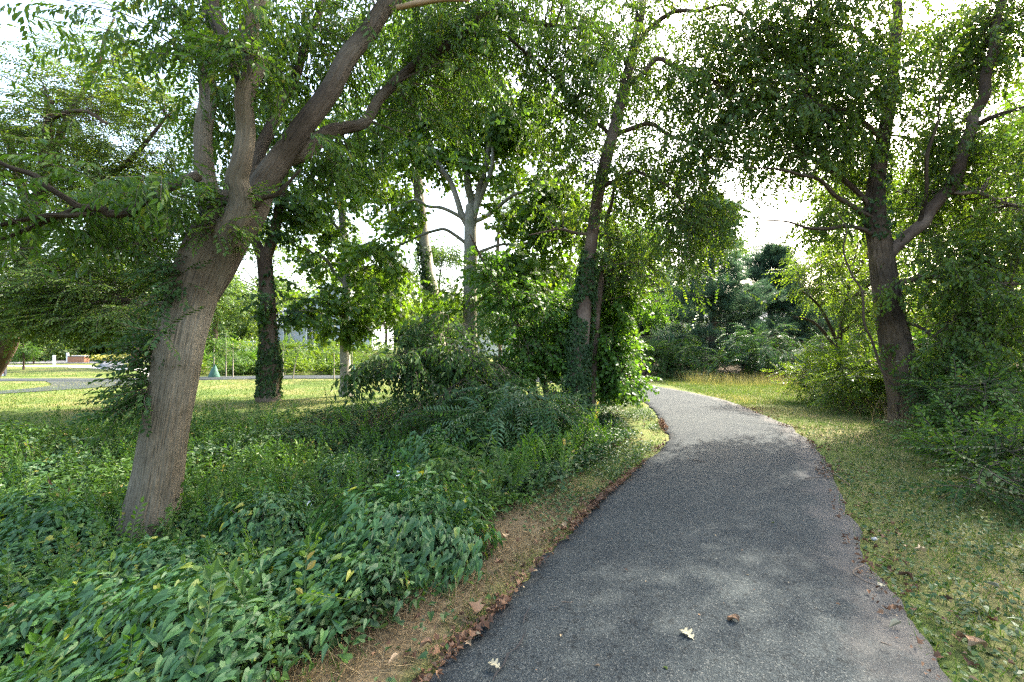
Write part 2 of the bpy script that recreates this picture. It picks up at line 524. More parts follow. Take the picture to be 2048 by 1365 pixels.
def crown(mb, limb, blobs, sp, seed, m=9, rc=.45, tw=.008, sc=(.85, 1.2), bark=1, outward=.6, flat=.5, droop=.15, floor=None, shell=.38):
    """limb: (pts, radii) samples; each cluster is a branchlet plus m leafy sprays. sp: templates"""
    rng = RNG(seed)
    lp, lr = limb
    pos = []; fw = []; base = []
    if m >= 8:
        blobs = [(c, rr * 1.12, int(n * 1.6)) for c, rr, n in blobs]; m = int(round(m * .68))
    for c, rr, n in blobs:
        for _ in range(n):
            d = rng.normal(size=3); d /= np.linalg.norm(d)
            e = c + d * rr * rng.uniform(0, 1) ** shell * max(.4, rng.normal(1, .2))
            if floor is not None: e[2] = max(e[2], floor)
            dz = lp[:, 2] - e[2]
            cost = np.linalg.norm(lp - e, axis=1) + np.maximum(dz, 0) * .6
            k = int(np.argmin(cost))
            a = lp[k]; L = np.linalg.norm(e - a) + 1e-6
            dirr = (e - a) / L
            mid = a * .5 + e * .5 + rng.normal(0, .08 * L, 3) + np.array([0, 0, .10 * L])
            r0 = min(tw * (.6 + .5 * L), lr[k] * .7 + .002)
            tube(mb, np.array([a, mid, e]), np.array([r0, r0 * .6, .0025]), 4, 6, bark, 0, rng.integers(99), cap=False)
            for q in range(m):
                t = rng.uniform(.35, 1.05) if L > .8 else rng.uniform(.6, 1.05)
                b = (1 - t) ** 2 * a + 2 * t * (1 - t) * mid + t * t * e
                o = rng.normal(size=3); o[2] *= 1 - flat; o /= np.linalg.norm(o)
                b = b + o * rng.uniform(0, rc) * (.35 if L < .8 else 1)
                f = o * (1 - outward) + dirr * outward * .8 + rng.normal(0, .28, 3); f[2] = f[2] * (1 - flat * .5) - droop
                pos.append(b); fw.append(f); base.append(rng.normal(.5, .13))
    pos = np.array(pos); fw = np.array(fw); base = np.array(base)
    up = np.array([0, 0, 1.0]) + rng.normal(0, .35, (len(pos), 3))
    R = frames(fw, up)
    pick = rng.integers(0, len(sp), len(pos)); s = rng.uniform(*sc, len(pos))
    for k, t in enumerate(sp):
        w = pick == k
        inst(mb, t, pos[w], R[w], s[w], np.clip(base[w], .02, .98))


def lathe_leaves(mb, p, r, tmpl, n, seed, off=.03, smin=.7, smax=1.2, down=.9, side=None):
    """leaves hugging a tube (ivy)"""
    rng = RNG(seed)
    k = rng.integers(0, len(p) - 1, n); t = rng.uniform(0, 1, n)[:, None]
    c = p[k] * (1 - t) + p[k + 1] * t; rr = (r[k] * (1 - t[:, 0]) + r[k + 1] * t[:, 0])
    a = rng.uniform(0, 2 * PI, n)
    o = np.column_stack([np.cos(a), np.sin(a), np.zeros(n)])
    thick = vnoise(a * 1.3 + 3, c[:, 2] * 2.2, seed)
    zr = (c[:, 2] - p[:, 2].min()) / (np.ptp(p[:, 2]) + 1e-6)
    keep = (thick > .22 + .45 * zr ** 2) & (rng.uniform(0, 1, n) > zr ** 3)
    thick = thick * (1 - .6 * zr)
    pos = c + o * (rr + rng.uniform(.0, 1, n) * (off * (.3 + 1.6 * thick)))[:, None]
    f = np.column_stack([rng.normal(0, .45, n), rng.normal(0, .45, n), np.full(n, -down)]) + o * .35
    up = o + rng.normal(0, .35, (n, 3))
    R = frames(f, up)
    pick = rng.integers(0, len(tmpl), n); s = rng.uniform(smin, smax, n); rnd = np.clip(rng.normal(.42, .2, n), 0, 1)
    for q, tt in enumerate(tmpl):
        w = (pick == q) & keep
        inst(mb, tt, pos[w], R[w], s[w], rnd[w])


def tree(name, label, cat, trunk, limbs, blobs, leaf, lmat, bmat, seed, group=None, segs=14, limbsegs=9, tn=None, ridge=.0, flare=.25, ridgef=7.0, twig=None, base=None, limbmat=None, **ck):
    """trunk/limbs: pixel-depth-radius polylines; every limb is a part; the crown carries its own branchlets"""
    tp, trd = pix(trunk)
    loc = tp[0].copy() if base is None else base
    root = thing(name, loc, label, cat, group)
    mb = MB()
    p, r = tube(mb, tp, trd, segs, tn or max(16, len(tp) * 7), 0, ridge, seed, flare, ridgef)
    mb.build('trunk', bmat, root, True)
    lp = [p[len(p) // 3:]]; lr = [r[len(p) // 3:]]
    for i, l in enumerate(limbs):
        a, b = pix(l)
        m2 = MB()
        b2 = np.interp(np.arange(2 * len(b) - 1) / 2, np.arange(len(b)), b)
        q, qr = tube(m2, wiggle(a, .02, seed + i), b2, limbsegs, len(a) * 7, 0, ridge * .6, seed + i + 1, 0, ridgef)
        m2.build('limb', (limbmat or {}).get(i, bmat), root, True)
        lp.append(q); lr.append(qr)
    lp = np.concatenate(lp); lr = np.concatenate(lr)
    if blobs:
        mc = MB()
        crown(mc, (lp, lr), blobs_px(blobs), SP[leaf], seed + 50, **ck)
        mc.build('crown', [M[lmat], twig or M['twig']], root)
    return root, (p, r), (lp, lr)


def ivy_on(name, label, pr, n, seed, z0, z1, off=.05, tmpl=IVY, mat='ivyl', big=1.0):
    p, r = pr
    w = (p[:, 2] >= z0) & (p[:, 2] <= z1)
    mb = MB(); lathe_leaves(mb, p[w], r[w], tmpl, n, seed, off, .8 * big, 1.4 * big)
    o = mb.build(name, [M[mat], M['twig']])
    return tag(o, label, 'ivy', None)


def plant(name, label, cat, base, blobs, leaf, lmat, seed, stems=5, spread=.25, group=None, stemmat='twig', sr=.014, **ck):
    """shrub: several stems fanning from the base into a leafy crown. blobs in world metres"""
    rng = RNG(seed)
    root = thing(name, base, label, cat, group)
    lp = []; lr = []
    top = max(c[2] + r[2] * .5 for c, r, n in blobs)
    for i in range(stems):
        c, rr, n = blobs[i % len(blobs)]
        e = c + rng.normal(0, .4, 3) * rr; e[2] = min(max(e[2], base[2] + .2), top)
        b = np.asarray(base) + np.array([rng.normal(0, spread * .4), rng.normal(0, spread * .4), -.06])
        md = b * .5 + e * .5 + rng.normal(0, .06, 3)
        mb = MB()
        p, r = tube(mb, np.array([b, md, e]), np.array([sr, sr * .8, sr * .35]), 6, 10, 0, 0, i)
        mb.build('stem', M[stemmat], root, True)
        lp.append(p); lr.append(r)
    mc = MB()
    crown(mc, (np.concatenate(lp), np.concatenate(lr)), blobs, SP[leaf], seed + 9, tw=.005, **ck)
    mc.build('foliage', [M[lmat], M[stemmat]], root)
    return root


# ------------------------------------------------------------------ camera, sky, sun
cam = bpy.data.cameras.new('camera'); camo = bpy.data.objects.new('camera', cam); COL.objects.link(camo)
camo.location = (0, 0, CAMZ); camo.rotation_euler = (PI / 2, 0, 0)
cam.sensor_width = 36; cam.lens = 36 * F / 2048; cam.shift_y = (HY - 682.5) / 2048; cam.clip_end = 2000; cam.clip_start = .05
SC.camera = camo

SUN = Vector((.62, .50, .76)).normalized()
sl = bpy.data.lights.new('sun', 'SUN'); sl.energy = 3.0; sl.angle = rad(.55); sl.color = (1, .93, .82)
so = bpy.data.objects.new('sun', sl); COL.objects.link(so); so.location = (20, 10, 40)
so.rotation_euler = SUN.to_track_quat('Z', 'Y').to_euler()
W = bpy.data.worlds.new('World'); SC.world = W; W.use_nodes = True
wn = W.node_tree; bg = wn.nodes['Background']
sky = wn.nodes.new('ShaderNodeTexSky'); sky.sky_type = 'NISHITA'; sky.sun_disc = False
sky.sun_elevation = math.asin(SUN.z); sky.sun_rotation = math.atan2(SUN.x, SUN.y)
sky.air_density = 1.3; sky.dust_density = 6.0; sky.ozone_density = 1.0
wn.links.new(sky.outputs[0], bg.inputs[0]); bg.inputs[1].default_value = .15
SC.view_settings.view_transform = 'Standard'; SC.view_settings.look = 'None'
SC.view_settings.exposure = 3.05; SC.view_settings.gamma = 1.0
cy = SC.cycles
cy.max_bounces = 8; cy.diffuse_bounces = 6; cy.glossy_bounces = 2; cy.transmission_bounces = 4; cy.transparent_max_bounces = 4
cy.use_adaptive_sampling = True; cy.adaptive_threshold = .01
cy.use_denoising = False
cy.caustics_reflective = False; cy.caustics_refractive = False
cy.filter_width = 1.35

# ------------------------------------------------------------------ ground
def yb(x, y):
    """distance at which the undergrowth on the near side gives way to the lawn"""
    q = np.asarray(x, float) / np.maximum(np.asarray(y, float), .5)
    return np.interp(q, [-3, -1.6, -1.125, -.9, -.68, -.36, -.1, .15], [6.0, 6.9, 7.6, 8.3, 9.3, 11.0, 12.2, 13.0]) + (fbm(np.asarray(x) * .9, np.asarray(y) * .9, 40) - .5) * 1.6


def under(x, y):
    """0..1 weight of the undergrowth to the left of the path"""
    s = xl(y) - x
    return sst(.42, .95, s + (fbm(np.asarray(x) * 1.5, np.asarray(y) * 1.5, 41) - .5) * .7) * (1 - sst(-.4, .4, y - yb(x, y)))


def ground():
    xs = np.concatenate([np.linspace(-420, -40, 24), np.arange(-38, -11, .8), np.arange(-11, 13, .13), np.arange(13, 40, .8), np.linspace(42, 420, 24)])
    ys = np.concatenate([np.linspace(-420, -20, 18), np.arange(-18, -3, .8), np.arange(-3, 15, .13), np.arange(15, 45, .4), np.linspace(46, 520, 30)])
    X, Y = np.meshgrid(xs, ys)
    Z = hgt(X, Y)
    v = np.column_stack([X.ravel(), Y.ravel(), Z.ravel()])
    nx, ny = len(xs), len(ys)
    i = np.arange(ny - 1)[:, None] * nx; j = np.arange(nx - 1)[None]
    q = np.stack([i + j, i + j + 1, i + nx + j + 1, i + nx + j], 2).reshape(-1, 4)
    s = xl(v[:, 1]) - v[:, 0]; r = v[:, 0] - xr(v[:, 1]); y = v[:, 1]
    u = under(v[:, 0], v[:, 1])
    straw = sst(0, .3, s) * (1 - sst(1.0, 2.0, s)) * (1 - sst(4.0, 6.0, y)) + .35 * sst(0, .3, r) * (1 - sst(1.8, 3, r)) * (1 - sst(14, 20, y))
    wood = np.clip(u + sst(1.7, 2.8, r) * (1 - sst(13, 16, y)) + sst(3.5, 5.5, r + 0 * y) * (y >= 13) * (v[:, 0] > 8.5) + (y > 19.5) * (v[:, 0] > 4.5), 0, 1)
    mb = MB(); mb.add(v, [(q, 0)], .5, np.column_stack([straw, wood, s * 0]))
    m, nt, out = newmat('ground_soil_and_turf')
    ge = N(nt, 'ShaderNodeNewGeometry'); at = N(nt, 'ShaderNodeAttribute', attribute_name='bark')
    sp = N(nt, 'ShaderNodeSeparateXYZ'); nt.links.new(at.outputs['Vector'], sp.inputs[0])
    def nz(s, d=4.0, r=.6):
        n = N(nt, 'ShaderNodeTexNoise', i_Scale=s, i_Detail=d, i_Roughness=r); nt.links.new(ge.outputs['Position'], n.inputs['Vector']); return n.outputs['Fac']
    lawn = ramp(nt, [(.28, (.04, .07, .014)), (.45, (.065, .09, .022)), (.58, (.11, .11, .038)), (.75, (.18, .145, .065))], nz(.55, 6.0, .65))
    lawn = mixc(nt, 1.0, lawn, ramp(nt, [(.3, (.6, .6, .6)), (.7, (1.35, 1.35, 1.3))], nz(28, 3.0)), 'MULTIPLY')
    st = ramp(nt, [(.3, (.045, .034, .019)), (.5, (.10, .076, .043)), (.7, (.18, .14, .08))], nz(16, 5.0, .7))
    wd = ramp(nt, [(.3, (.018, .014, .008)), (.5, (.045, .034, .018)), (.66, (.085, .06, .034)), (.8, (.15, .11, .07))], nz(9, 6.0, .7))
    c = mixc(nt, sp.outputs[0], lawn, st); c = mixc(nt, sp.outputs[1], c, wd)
    bs = N(nt, 'ShaderNodeBsdfPrincipled', i_Roughness=.95); bs.inputs['Specular IOR Level'].default_value = .1
    nt.links.new(c, bs.inputs['Base Color'])
    bp = N(nt, 'ShaderNodeBump', i_Strength=.6, i_Distance=.03); nt.links.new(nz(40, 4.0), bp.inputs['Height']); nt.links.new(bp.outputs[0], bs.inputs['Normal'])
    nt.links.new(bs.outputs[0], out.inputs[0])
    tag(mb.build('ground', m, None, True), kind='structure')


ground()


def asphalt(name, far=False):
    m, nt, out = newmat(name)
    ge = N(nt, 'ShaderNodeNewGeometry'); at = N(nt, 'ShaderNodeAttribute', attribute_name='bark')
    sp = N(nt, 'ShaderNodeSeparateXYZ'); nt.links.new(at.outputs['Vector'], sp.inputs[0])
    def nz(s, d=4.0, r=.6):
        n = N(nt, 'ShaderNodeTexNoise', i_Scale=s, i_Detail=d, i_Roughness=r); nt.links.new(ge.outputs['Position'], n.inputs['Vector']); return n.outputs['Fac']
    vo = N(nt, 'ShaderNodeTexVoronoi', i_Scale=165.0); nt.links.new(ge.outputs['Position'], vo.inputs['Vector'])
    sr = N(nt, 'ShaderNodeSeparateColor'); nt.links.new(vo.outputs['Color'], sr.inputs[0])
    stone = ramp(nt, [(0, (.0135, .0170, .0180)), (.45, (.0225, .0285, .0298)), (.8, (.033, .0405, .0415)), (.95, (.053, .060, .058)), (1, (.095, .098, .09))], sr.outputs[0])
    vo2 = N(nt, 'ShaderNodeTexVoronoi', i_Scale=46.0); nt.links.new(ge.outputs['Position'], vo2.inputs['Vector'])
    s2 = N(nt, 'ShaderNodeSeparateColor'); nt.links.new(vo2.outputs['Color'], s2.inputs[0])
    blot = ramp(nt, [(0, (.55, .55, .55)), (.12, (.95, .95, .95)), (.95, (1.0, 1.0, 1.0)), (1, (1.35, 1.33, 1.25))], s2.outputs[1])
    c = mixc(nt, 1.0, stone, blot, 'MULTIPLY')
    c = mixc(nt, 1.0, c, ramp(nt, [(.3, (.78, .8, .82)), (.7, (1.2, 1.18, 1.14))], nz(1.1, 5.0, .62)), 'MULTIPLY')
    # sand and grit washed on to the margins
    a = N(nt, 'ShaderNodeMath', operation='ADD'); nt.links.new(sp.outputs[0], a.inputs[0])
    b = N(nt, 'ShaderNodeMath', operation='MULTIPLY_ADD'); nt.links.new(nz(2.3, 5.0, .65), b.inputs[0]); b.inputs[1].default_value = 1.6; b.inputs[2].default_value = -.8
    nt.links.new(b.outputs[0], a.inputs[1])
    k = ramp(nt, [(.55, (0, 0, 0)), (1.15 if False else 1.0, (.6, .6, .6))], a.outputs[0])
    sand = ramp(nt, [(.3, (.05, .047, .042)), (.5, (.083, .077, .069)), (.72, (.125, .115, .10))], nz(120, 3.0, .7))
    c = mixc(nt, k, c, sand)
    bs = N(nt, 'ShaderNodeBsdfPrincipled', i_Roughness=.9); bs.inputs['Specular IOR Level'].default_value = .15
    nt.links.new(c, bs.inputs['Base Color'])
    bp = N(nt, 'ShaderNodeBump', i_Strength=.75, i_Distance=.006); nt.links.new(vo.outputs['Distance'], bp.inputs['Height']); nt.links.new(bp.outputs[0], bs.inputs['Normal'])
    nt.links.new(bs.outputs[0], out.inputs[0])
    return m


ASPH = asphalt('worn_asphalt')


def path():
    n = 420; k = 15
    L = catmull(LE, n); R = catmull(RE, n)
    t = np.arange(n)
    jl = (fbm(t * .35, t * 0, 61) - .5) * .14 + (fbm(t * 1.3, t * 0, 62) - .5) * .05
    jr = (fbm(t * .08, t * 0, 63) - .5) * .16 + (fbm(t * .5, t * 0, 64) - .5) * .05
    d = R - L; d /= np.linalg.norm(d, axis=1, keepdims=True)
    L = L - d * jl[:, None]; R = R + d * jr[:, None]
    w = np.linspace(0, 1, k)
    V = []; B = []
    for i, a in enumerate(w):
        p = L * (1 - a) + R * a
        z = .026 + .035 * (1 - (2 * a - 1) ** 2)
        V.append(np.column_stack([p, np.full(n, z)]))
        e = np.maximum(sst(.62, 1.02, a) * 1.0 * (1 - .0 * a), .7 * sst(.14, -.02, a)) * np.ones(n)
        B.append(np.column_stack([e, e * 0, e * 0]))
    for s, e in ((L - d * .02, 0), (R + d * .05, k + 1)):
        V.append(np.column_stack([s, np.full(n, -.12)])); B.append(np.column_stack([np.ones(n), np.zeros(n), np.zeros(n)]))
    order = [k] + list(range(k)) + [k + 1]
    V = np.array([V[i] for i in order]); B = np.array([B[i] for i in order])
    kk = k + 2
    v = V.transpose(1, 0, 2).reshape(-1, 3); b = B.transpose(1, 0, 2).reshape(-1, 3)
    i = np.arange(n - 1)[:, None] * kk; j = np.arange(kk - 1)[None]
    q = np.stack([i + j, i + j + 1, i + kk + j + 1, i + kk + j], 2).reshape(-1, 4)
    mb = MB(); mb.add(v, [(q, 0)], .5, b)
    o = tag(mb.build('path', ASPH, None, True), kind='structure')
    # the two cracks near the lower margin
    crk = plainmat('crack_grit', (.02, .019, .018), .95)
    for pts in (((1052, 1262), (1040, 1288), (1030, 1300), (1016, 1308), (1008, 1330), (992, 1348), (985, 1364)), ((1062, 1212), (1050, 1232), (1046, 1248))):
        m = MB(); v = []
        for a, (x, y) in enumerate(pts):
            g = P(x, y, 1.545 * F / (y - HY)); wd = .007 * (1 if 0 < a < len(pts) - 1 else .3)
            v += [(g[0] - wd, g[1] - wd * .4, .058), (g[0] + wd, g[1] + wd * .4, .058)]
        m.add(v, [([[2 * a, 2 * a + 1, 2 * a + 3, 2 * a + 2] for a in range(len(pts) - 1)], 0)])
        c = m.build('crack', crk, o)
    # spur that leaves the path on the lawn, and the thin pale footway beyond
    def strip(name, Lp, Rp, mat, z, n=60):
        a = catmull(Lp, n); c = catmull(Rp, n)
        v = np.concatenate([np.column_stack([a, hgt(a[:, 0], a[:, 1]) + z]), np.column_stack([c, hgt(c[:, 0], c[:, 1]) + z])])
        q = np.array([[i, n + i, n + i + 1, i + 1] for i in range(n - 1)])
        m = MB(); m.add(v, [(q, 0)], .5, np.zeros((len(v), 3))); tag(m.build(name, mat, None), kind='structure')
    strip('path_spur', [(-18.6, 13.6), (-17.6, 15.6), (-17.9, 17.6), (-20.5, 20)], [(-16.6, 14.6), (-15.6, 16.4), (-15.0, 18.2), (-14, 20.9)], ASPH, .02)
    conc = plainmat('pale_concrete', (.42, .40, .37), .85, .12)
    strip('footpath', [(-60, 33), (-38, 33.6), (-31, 32.0), (-25, 28.6), (-20, 24.6), (-18, 22)], [(-60, 34.4), (-36, 35.0), (-29.5, 32.9), (-23.6, 29.3), (-18.6, 25.2), (-16.4, 22)], conc, .02)
    road = plainmat('road_asphalt', (.09, .09, .095), .9, .15)
    strip('road', [(-90, 39), (-50, 38.5), (-36, 39), (-33, 40)], [(-90, 47), (-50, 47), (-38, 46), (-34, 43)], road, .02)


path()


# ------------------------------------------------------------------ grass, straw, litter, ground cover (uncountable: stuff)
def scatter(n, x0, x1, y0, y1, seed, w=None):
    r = RNG(seed); x = r.uniform(x0, x1, n); y = r.uniform(y0, y1, n)
    if w is not None:
        k = r.uniform(0, 1, n) < w(x, y); x, y = x[k], y[k]
    return x, y, r


BL5 = T([(-.006, 0, 0), (.006, 0, 0), (-.004, .45, .03), (.004, .45, .03), (0, 1, .22)], [(np.array([[0, 1, 3, 2]]), 0), (np.array([[2, 3, 4]]), 0)], [.35, .35, .5, .5, .6])
BL3 = T([(-.008, 0, 0), (.008, 0, 0), (0, 1, .15)], [(np.array([[0, 1, 2]]), 0)], [.4, .4, .6])
EYE = np.array([0, 0, CAMZ])


def blades(mb, x, y, r, t, hmin, hmax, lean, wid=1.0, rnd=None, z=None):
    n = len(x)
    pos = np.column_stack([x, y, hgt(x, y) if z is None else z])
    f = np.column_stack([r.normal(0, lean, n), r.normal(0, lean, n), np.ones(n)])
    a = r.uniform(0, 2 * PI, n); up = np.column_stack([np.cos(a), np.sin(a), np.zeros(n)])
    R = frames(f, up)
    h = r.uniform(hmin, hmax, n)
    R = R * np.stack([np.full(n, 1.0) * wid / h * .55, np.ones(n), np.ones(n)], 1)[:, None, :]
    inst(mb, t, pos, R, h, np.clip(r.normal(.45, .2, n), 0, 1) if rnd is None else rnd)


def lies(x, y):
    """on neither path"""
    s = xl(y) - x; rr = x - xr(y)
    return np.maximum(s, rr)


def far_path(x, y):
    yc = np.interp(x, [-40, -20, -15, -10, -3, .5, 2.6, 3.5], [20.4, 20.7, 21.5, 22.4, 22.05, 20.8, 19.5, 18])
    return np.abs(y - yc) < 1.55


g = MB()   # turf on the right verge
x, y, r = scatter(210000, .8, 12, 1.2, 21, 11, lambda x, y: (lies(x, y) > -.06) * (x > xr(y) - .06) * (1 - sst(2.2, 3.4, x - xr(y)) * (y < 13)) * np.clip(.25 + 1.3 * fbm(x * 1.2, y * 1.2, 12), 0, 1) * (.6 + .4 * sst(.0, .5, x - xr(y))) * np.clip(9 / y, .3, 1))
dry = fbm(x * .55, y * .55, 14, 3)
blades(g, x, y, r, BL5, .035, .1, .5, .9, np.clip(.1 + dry * .75 + r.normal(0, .17, len(x)), 0, 1))
x, y, r = scatter(26000, -1.5, 4, 5.5, 17.5, 15, lambda x, y: (x < xl(y) - .05) * (xl(y) - x < 2.4) * (.3 + .7 * fbm(x * 1.3, y * 1.3, 16)))
blades(g, x, y, r, BL5, .03, .09, .5, .9, np.clip(.3 + r.normal(0, .18, len(x)), 0, 1))
tag(g.build('grass', [M['blade']]), kind='stuff')

g = MB()   # the lawn beyond the undergrowth
x, y, r = scatter(200000, -34, 4, 7.2, 26, 17, lambda x, y: (y > yb(x, y) - .6) * (x < np.where(y < 19, xl(np.minimum(y, 18)) - .1, 9)) * ~far_path(x, y) * np.clip(13 / y, .35, 1) * (np.abs(x) < y * 1.25 + 1))
dry = fbm(x * .5, y * .5, 18, 3)
blades(g, x, y, r, BL3, .03, .085, .45, 1.5, np.clip(.1 + dry * .8 + r.normal(0, .15, len(x)), 0, 1))
x, y, r = scatter(45000, 4, 13, 12, 24, 19, lambda x, y: (x > xr(np.minimum(y, 18)) + .1) * (y < 22))
blades(g, x, y, r, BL3, .04, .13, .45, 1.4, np.clip(.25 + .6 * fbm(x * .6, y * .6, 20) + r.normal(0, .15, len(x)), 0, 1))
tag(g.build('lawn_grass', [M['blade']]), kind='stuff')

g = MB()   # long bleached grass at the foot of the thicket
x, y, r = scatter(9000, 6.0, 11.5, 15.0, 21.5, 21, lambda x, y: (x > xr(np.minimum(y, 18)) + 1.2) * sst(-1.8, .2, (y - 18.5) + (x - 8) * .35) * (1 - sst(1.3, 2.6, (y - 18.5) + (x - 8) * .35)))
blades(g, x, y, r, BL5, .25, .62, .32, .8, np.clip(r.normal(.85, .12, len(x)), 0, 1))
tag(g.build('dry_grass', [M['blade']]), kind='stuff')

g = MB()   # straw thatch along the near left margin
x, y, r = scatter(110000, -4, 2.4, .6, 7.2, 22, lambda x, y: (xl(y) - x > .04) * (xl(y) - x < 1.5) * (1 - sst(.6, 1.4, xl(y) - x) * .8) * (1 - sst(3.8, 5.6, y) * .85) * np.clip(fbm(x * 2, y * 2, 23) * 2 - .2, .2, 1))
blades(g, x, y, r, BL5, .05, .17, 1.9, .55, None)
x, y, r = scatter(30000, -3, 2.4, .6, 7.5, 24, lambda x, y: (xl(y) - x > .04) * (xl(y) - x < 1.4) * (fbm(x * 1.8, y * 1.8, 25) > .44))
tag(g.build('straw', [M['straw']]), kind='stuff')
g = MB()
blades(g, x, y, r, BL5, .03, .09, .5, .8, np.clip(r.normal(.3, .15, len(x)), 0, 1))
tag(g.build('grass', [M['blade']]), kind='stuff')


def flatleaves(mb, x, y, r, tmpl, smin, smax, tilt, lift, rnd=None, z=None):
    n = len(x)
    a = r.uniform(0, 2 * PI, n)
    f = np.column_stack([np.cos(a), np.sin(a), r.normal(0, tilt, n)])
    up = np.column_stack([r.normal(0, tilt, n), r.normal(0, tilt, n), np.ones(n)])
    R = frames(f, up); s = r.uniform(smin, smax, n)
    pos = np.column_stack([x, y, (hgt(x, y) if z is None else z) + r.uniform(.0, 1, n) * lift])
    rnd = np.clip(r.normal(.45, .22, n), 0, 1) if rnd is None else rnd
    pick = r.integers(0, len(tmpl), n)
    for k, t in enumerate(tmpl):
        w = pick == k; inst(mb, t, pos[w], R[w], s[w], rnd[w])


LIT = [leaf_oval(.055, .03, .35, .3), leaf_maple(.06, .5), leaf_oval(.04, .028, .5, -.4), leaf_diamond(.03, .018)]
g = MB()   # brown litter caught along both margins
for q, (side, n, wdt, y1, sd) in enumerate(((0, 7000, .09, 9.5, 31), (1, 8000, .32, 11.5, 32))):
    r = RNG(sd); y = r.uniform(.8, y1, n); e = np.abs(r.normal(0, 1, n)) * wdt
    dens = vnoise(y * 1.6, y * 0, 33 + q) ** 1.6; k = r.uniform(0, 1, n) < dens * (.8 if side == 0 else .32); y, e = y[k], e[k]
    x = xl(y) - e + .05 if side == 0 else xr(y) + e - .16
    on = (x > xl(y)) & (x < xr(y))
    flatleaves(g, x, y, r, LIT, .3, .85, .35, .02, None, np.where(on, .05, np.maximum(hgt(x, y), 0) + .012))
x, y, r = scatter(3600, -4.5, 3.2, 1, 13.5, 34, lambda x, y: (xl(y) - x > .1) * (xl(y) - x < 5))
flatleaves(g, x, y, r, LIT, .35, .9, .35, .04)
x, y, r = scatter(900, -.5, 5.6, 1.3, 12, 35, lambda x, y: (x > xl(y) + .05) * (x < xr(y) - .05) * (.25 + .75 * sst(.5, .0, np.minimum(x - xl(y), xr(y) - x))))
flatleaves(g, x, y, r, [leaf_diamond(.022, .012), leaf_diamond(.014, .012), leaf_oval(.03, .012, .3)], .4, 1.1, .2, .004, np.clip(r.normal(.62, .3, len(x)), 0, 1), .064)
tag(g.build('leaf_litter', [M['litter']]), kind='stuff')

g = MB()   # low creeping leaves on the right verge and on the left bank under the trees
SM = [leaf_arrow(.034, .034), leaf_oval(.032, .026), leaf_diamond(.03, .03)]
x, y, r = scatter(26000, 1.0, 7.5, 1.0, 8.5, 36, lambda x, y: (x > xr(y) + .02) * (x - xr(y) < 2.6) * np.clip((fbm(x * 1.5, y * 1.5, 37) - .40) * 7, 0, 1) * (1 - .75 * sst(3.6, 7.5, y)))
flatleaves(g, x, y, r, SM, .6, 1.35, .3, .07)
x, y, r = scatter(70000, -2.5, 3.4, 3.8, 13.5, 38, lambda x, y: (xl(y) - x > .08) * (xl(y) - x < 3.0) * np.clip((fbm(x * 1.3, y * 1.3, 39) - .33) * 5, 0, 1) * sst(3.6, 5.0, y))
flatleaves(g, x, y, r, SM, .6, 1.3, .35, .09)
x, y, r = scatter(3500, -1.5, 2.6, 1.2, 7, 42, lambda x, y: (xl(y) - x > .03) * (xl(y) - x < 1.2) * np.clip((fbm(x * 2.2, y * 2.2, 43) - .5) * 8, 0, 1))
flatleaves(g, x, y, r, SM, .7, 1.5, .35, .07)
tag(g.build('creeping_weeds', [M['ivyl']]), kind='stuff')

g = MB()   # thick undergrowth on the left
x, y, r = scatter(230000, -13, 2.2, 1.5, 14, 44, lambda x, y: under(x, y) * np.clip(7.5 / np.hypot(x, y), .35, 1) * (np.abs(x) < y * 1.22 + 1.2))
top = (.05 + .95 * (1 - .5 * sst(7, 10, y))) * 1.0 * fbm(x * .75, y * .75, 45, 3) ** 2.2 * np.clip((xl(y) - x - .8) * .6, .2, 1) + .12 * vnoise(x * 3, y * 3, 46)
u = r.uniform(0, 1, len(x)) ** .45
big = fbm(x * .6, y * .6, 47) > .46
z = hgt(x, y) + top * u
for mk, tm, mt, nm in ((big, IVY, 'ivyl', 'undergrowth'), (~big, [leaf_oval(.06, .03), leaf_oval(.075, .022, .2, .3), leaf_arrow(.05, .045)], 'herb', 'undergrowth')):
    g = MB(); n = mk.sum()
    flatleaves(g, x[mk], y[mk], r, tm, .65, 1.35, .42, .05, np.clip(r.normal(.42, .2, n), 0, 1), z[mk])
    tag(g.build(nm, [M[mt]]), kind='stuff')

# bindweed carpet in the near left corner: arrow leaves lying along the fall of the bank
def bindleaves(mb, pos, nrm, rng, flow, smin=.7, smax=1.3, tilt=.3):
    n = len(pos)
    f = flow + rng.normal(0, .6, (n, 3)); f = f - nrm * np.sum(f * nrm, 1, keepdims=True) * .85
    up = nrm + rng.normal(0, tilt, (n, 3))
    R = frames(f, up); s = rng.uniform(smin, smax, n) * (.55 + .65 * rng.uniform(0, 1, n)); rnd = np.clip(rng.normal(.45, .24, n), 0, .95)
    rnd = np.where(rng.uniform(0, 1, n) < .012, 1.0, rnd)
    pick = rng.integers(0, 3, n)
    for k in range(3):
        w = pick == k; inst(mb, BIND[k], pos[w], R[w], s[w], rnd[w])


def ctop(x, y):
    return .04 + .85 * fbm(x * 1.15 + 3, y * 1.15, 48, 3) ** 2.0 + .13 * vnoise(x * 3.4, y * 3.4, 49)


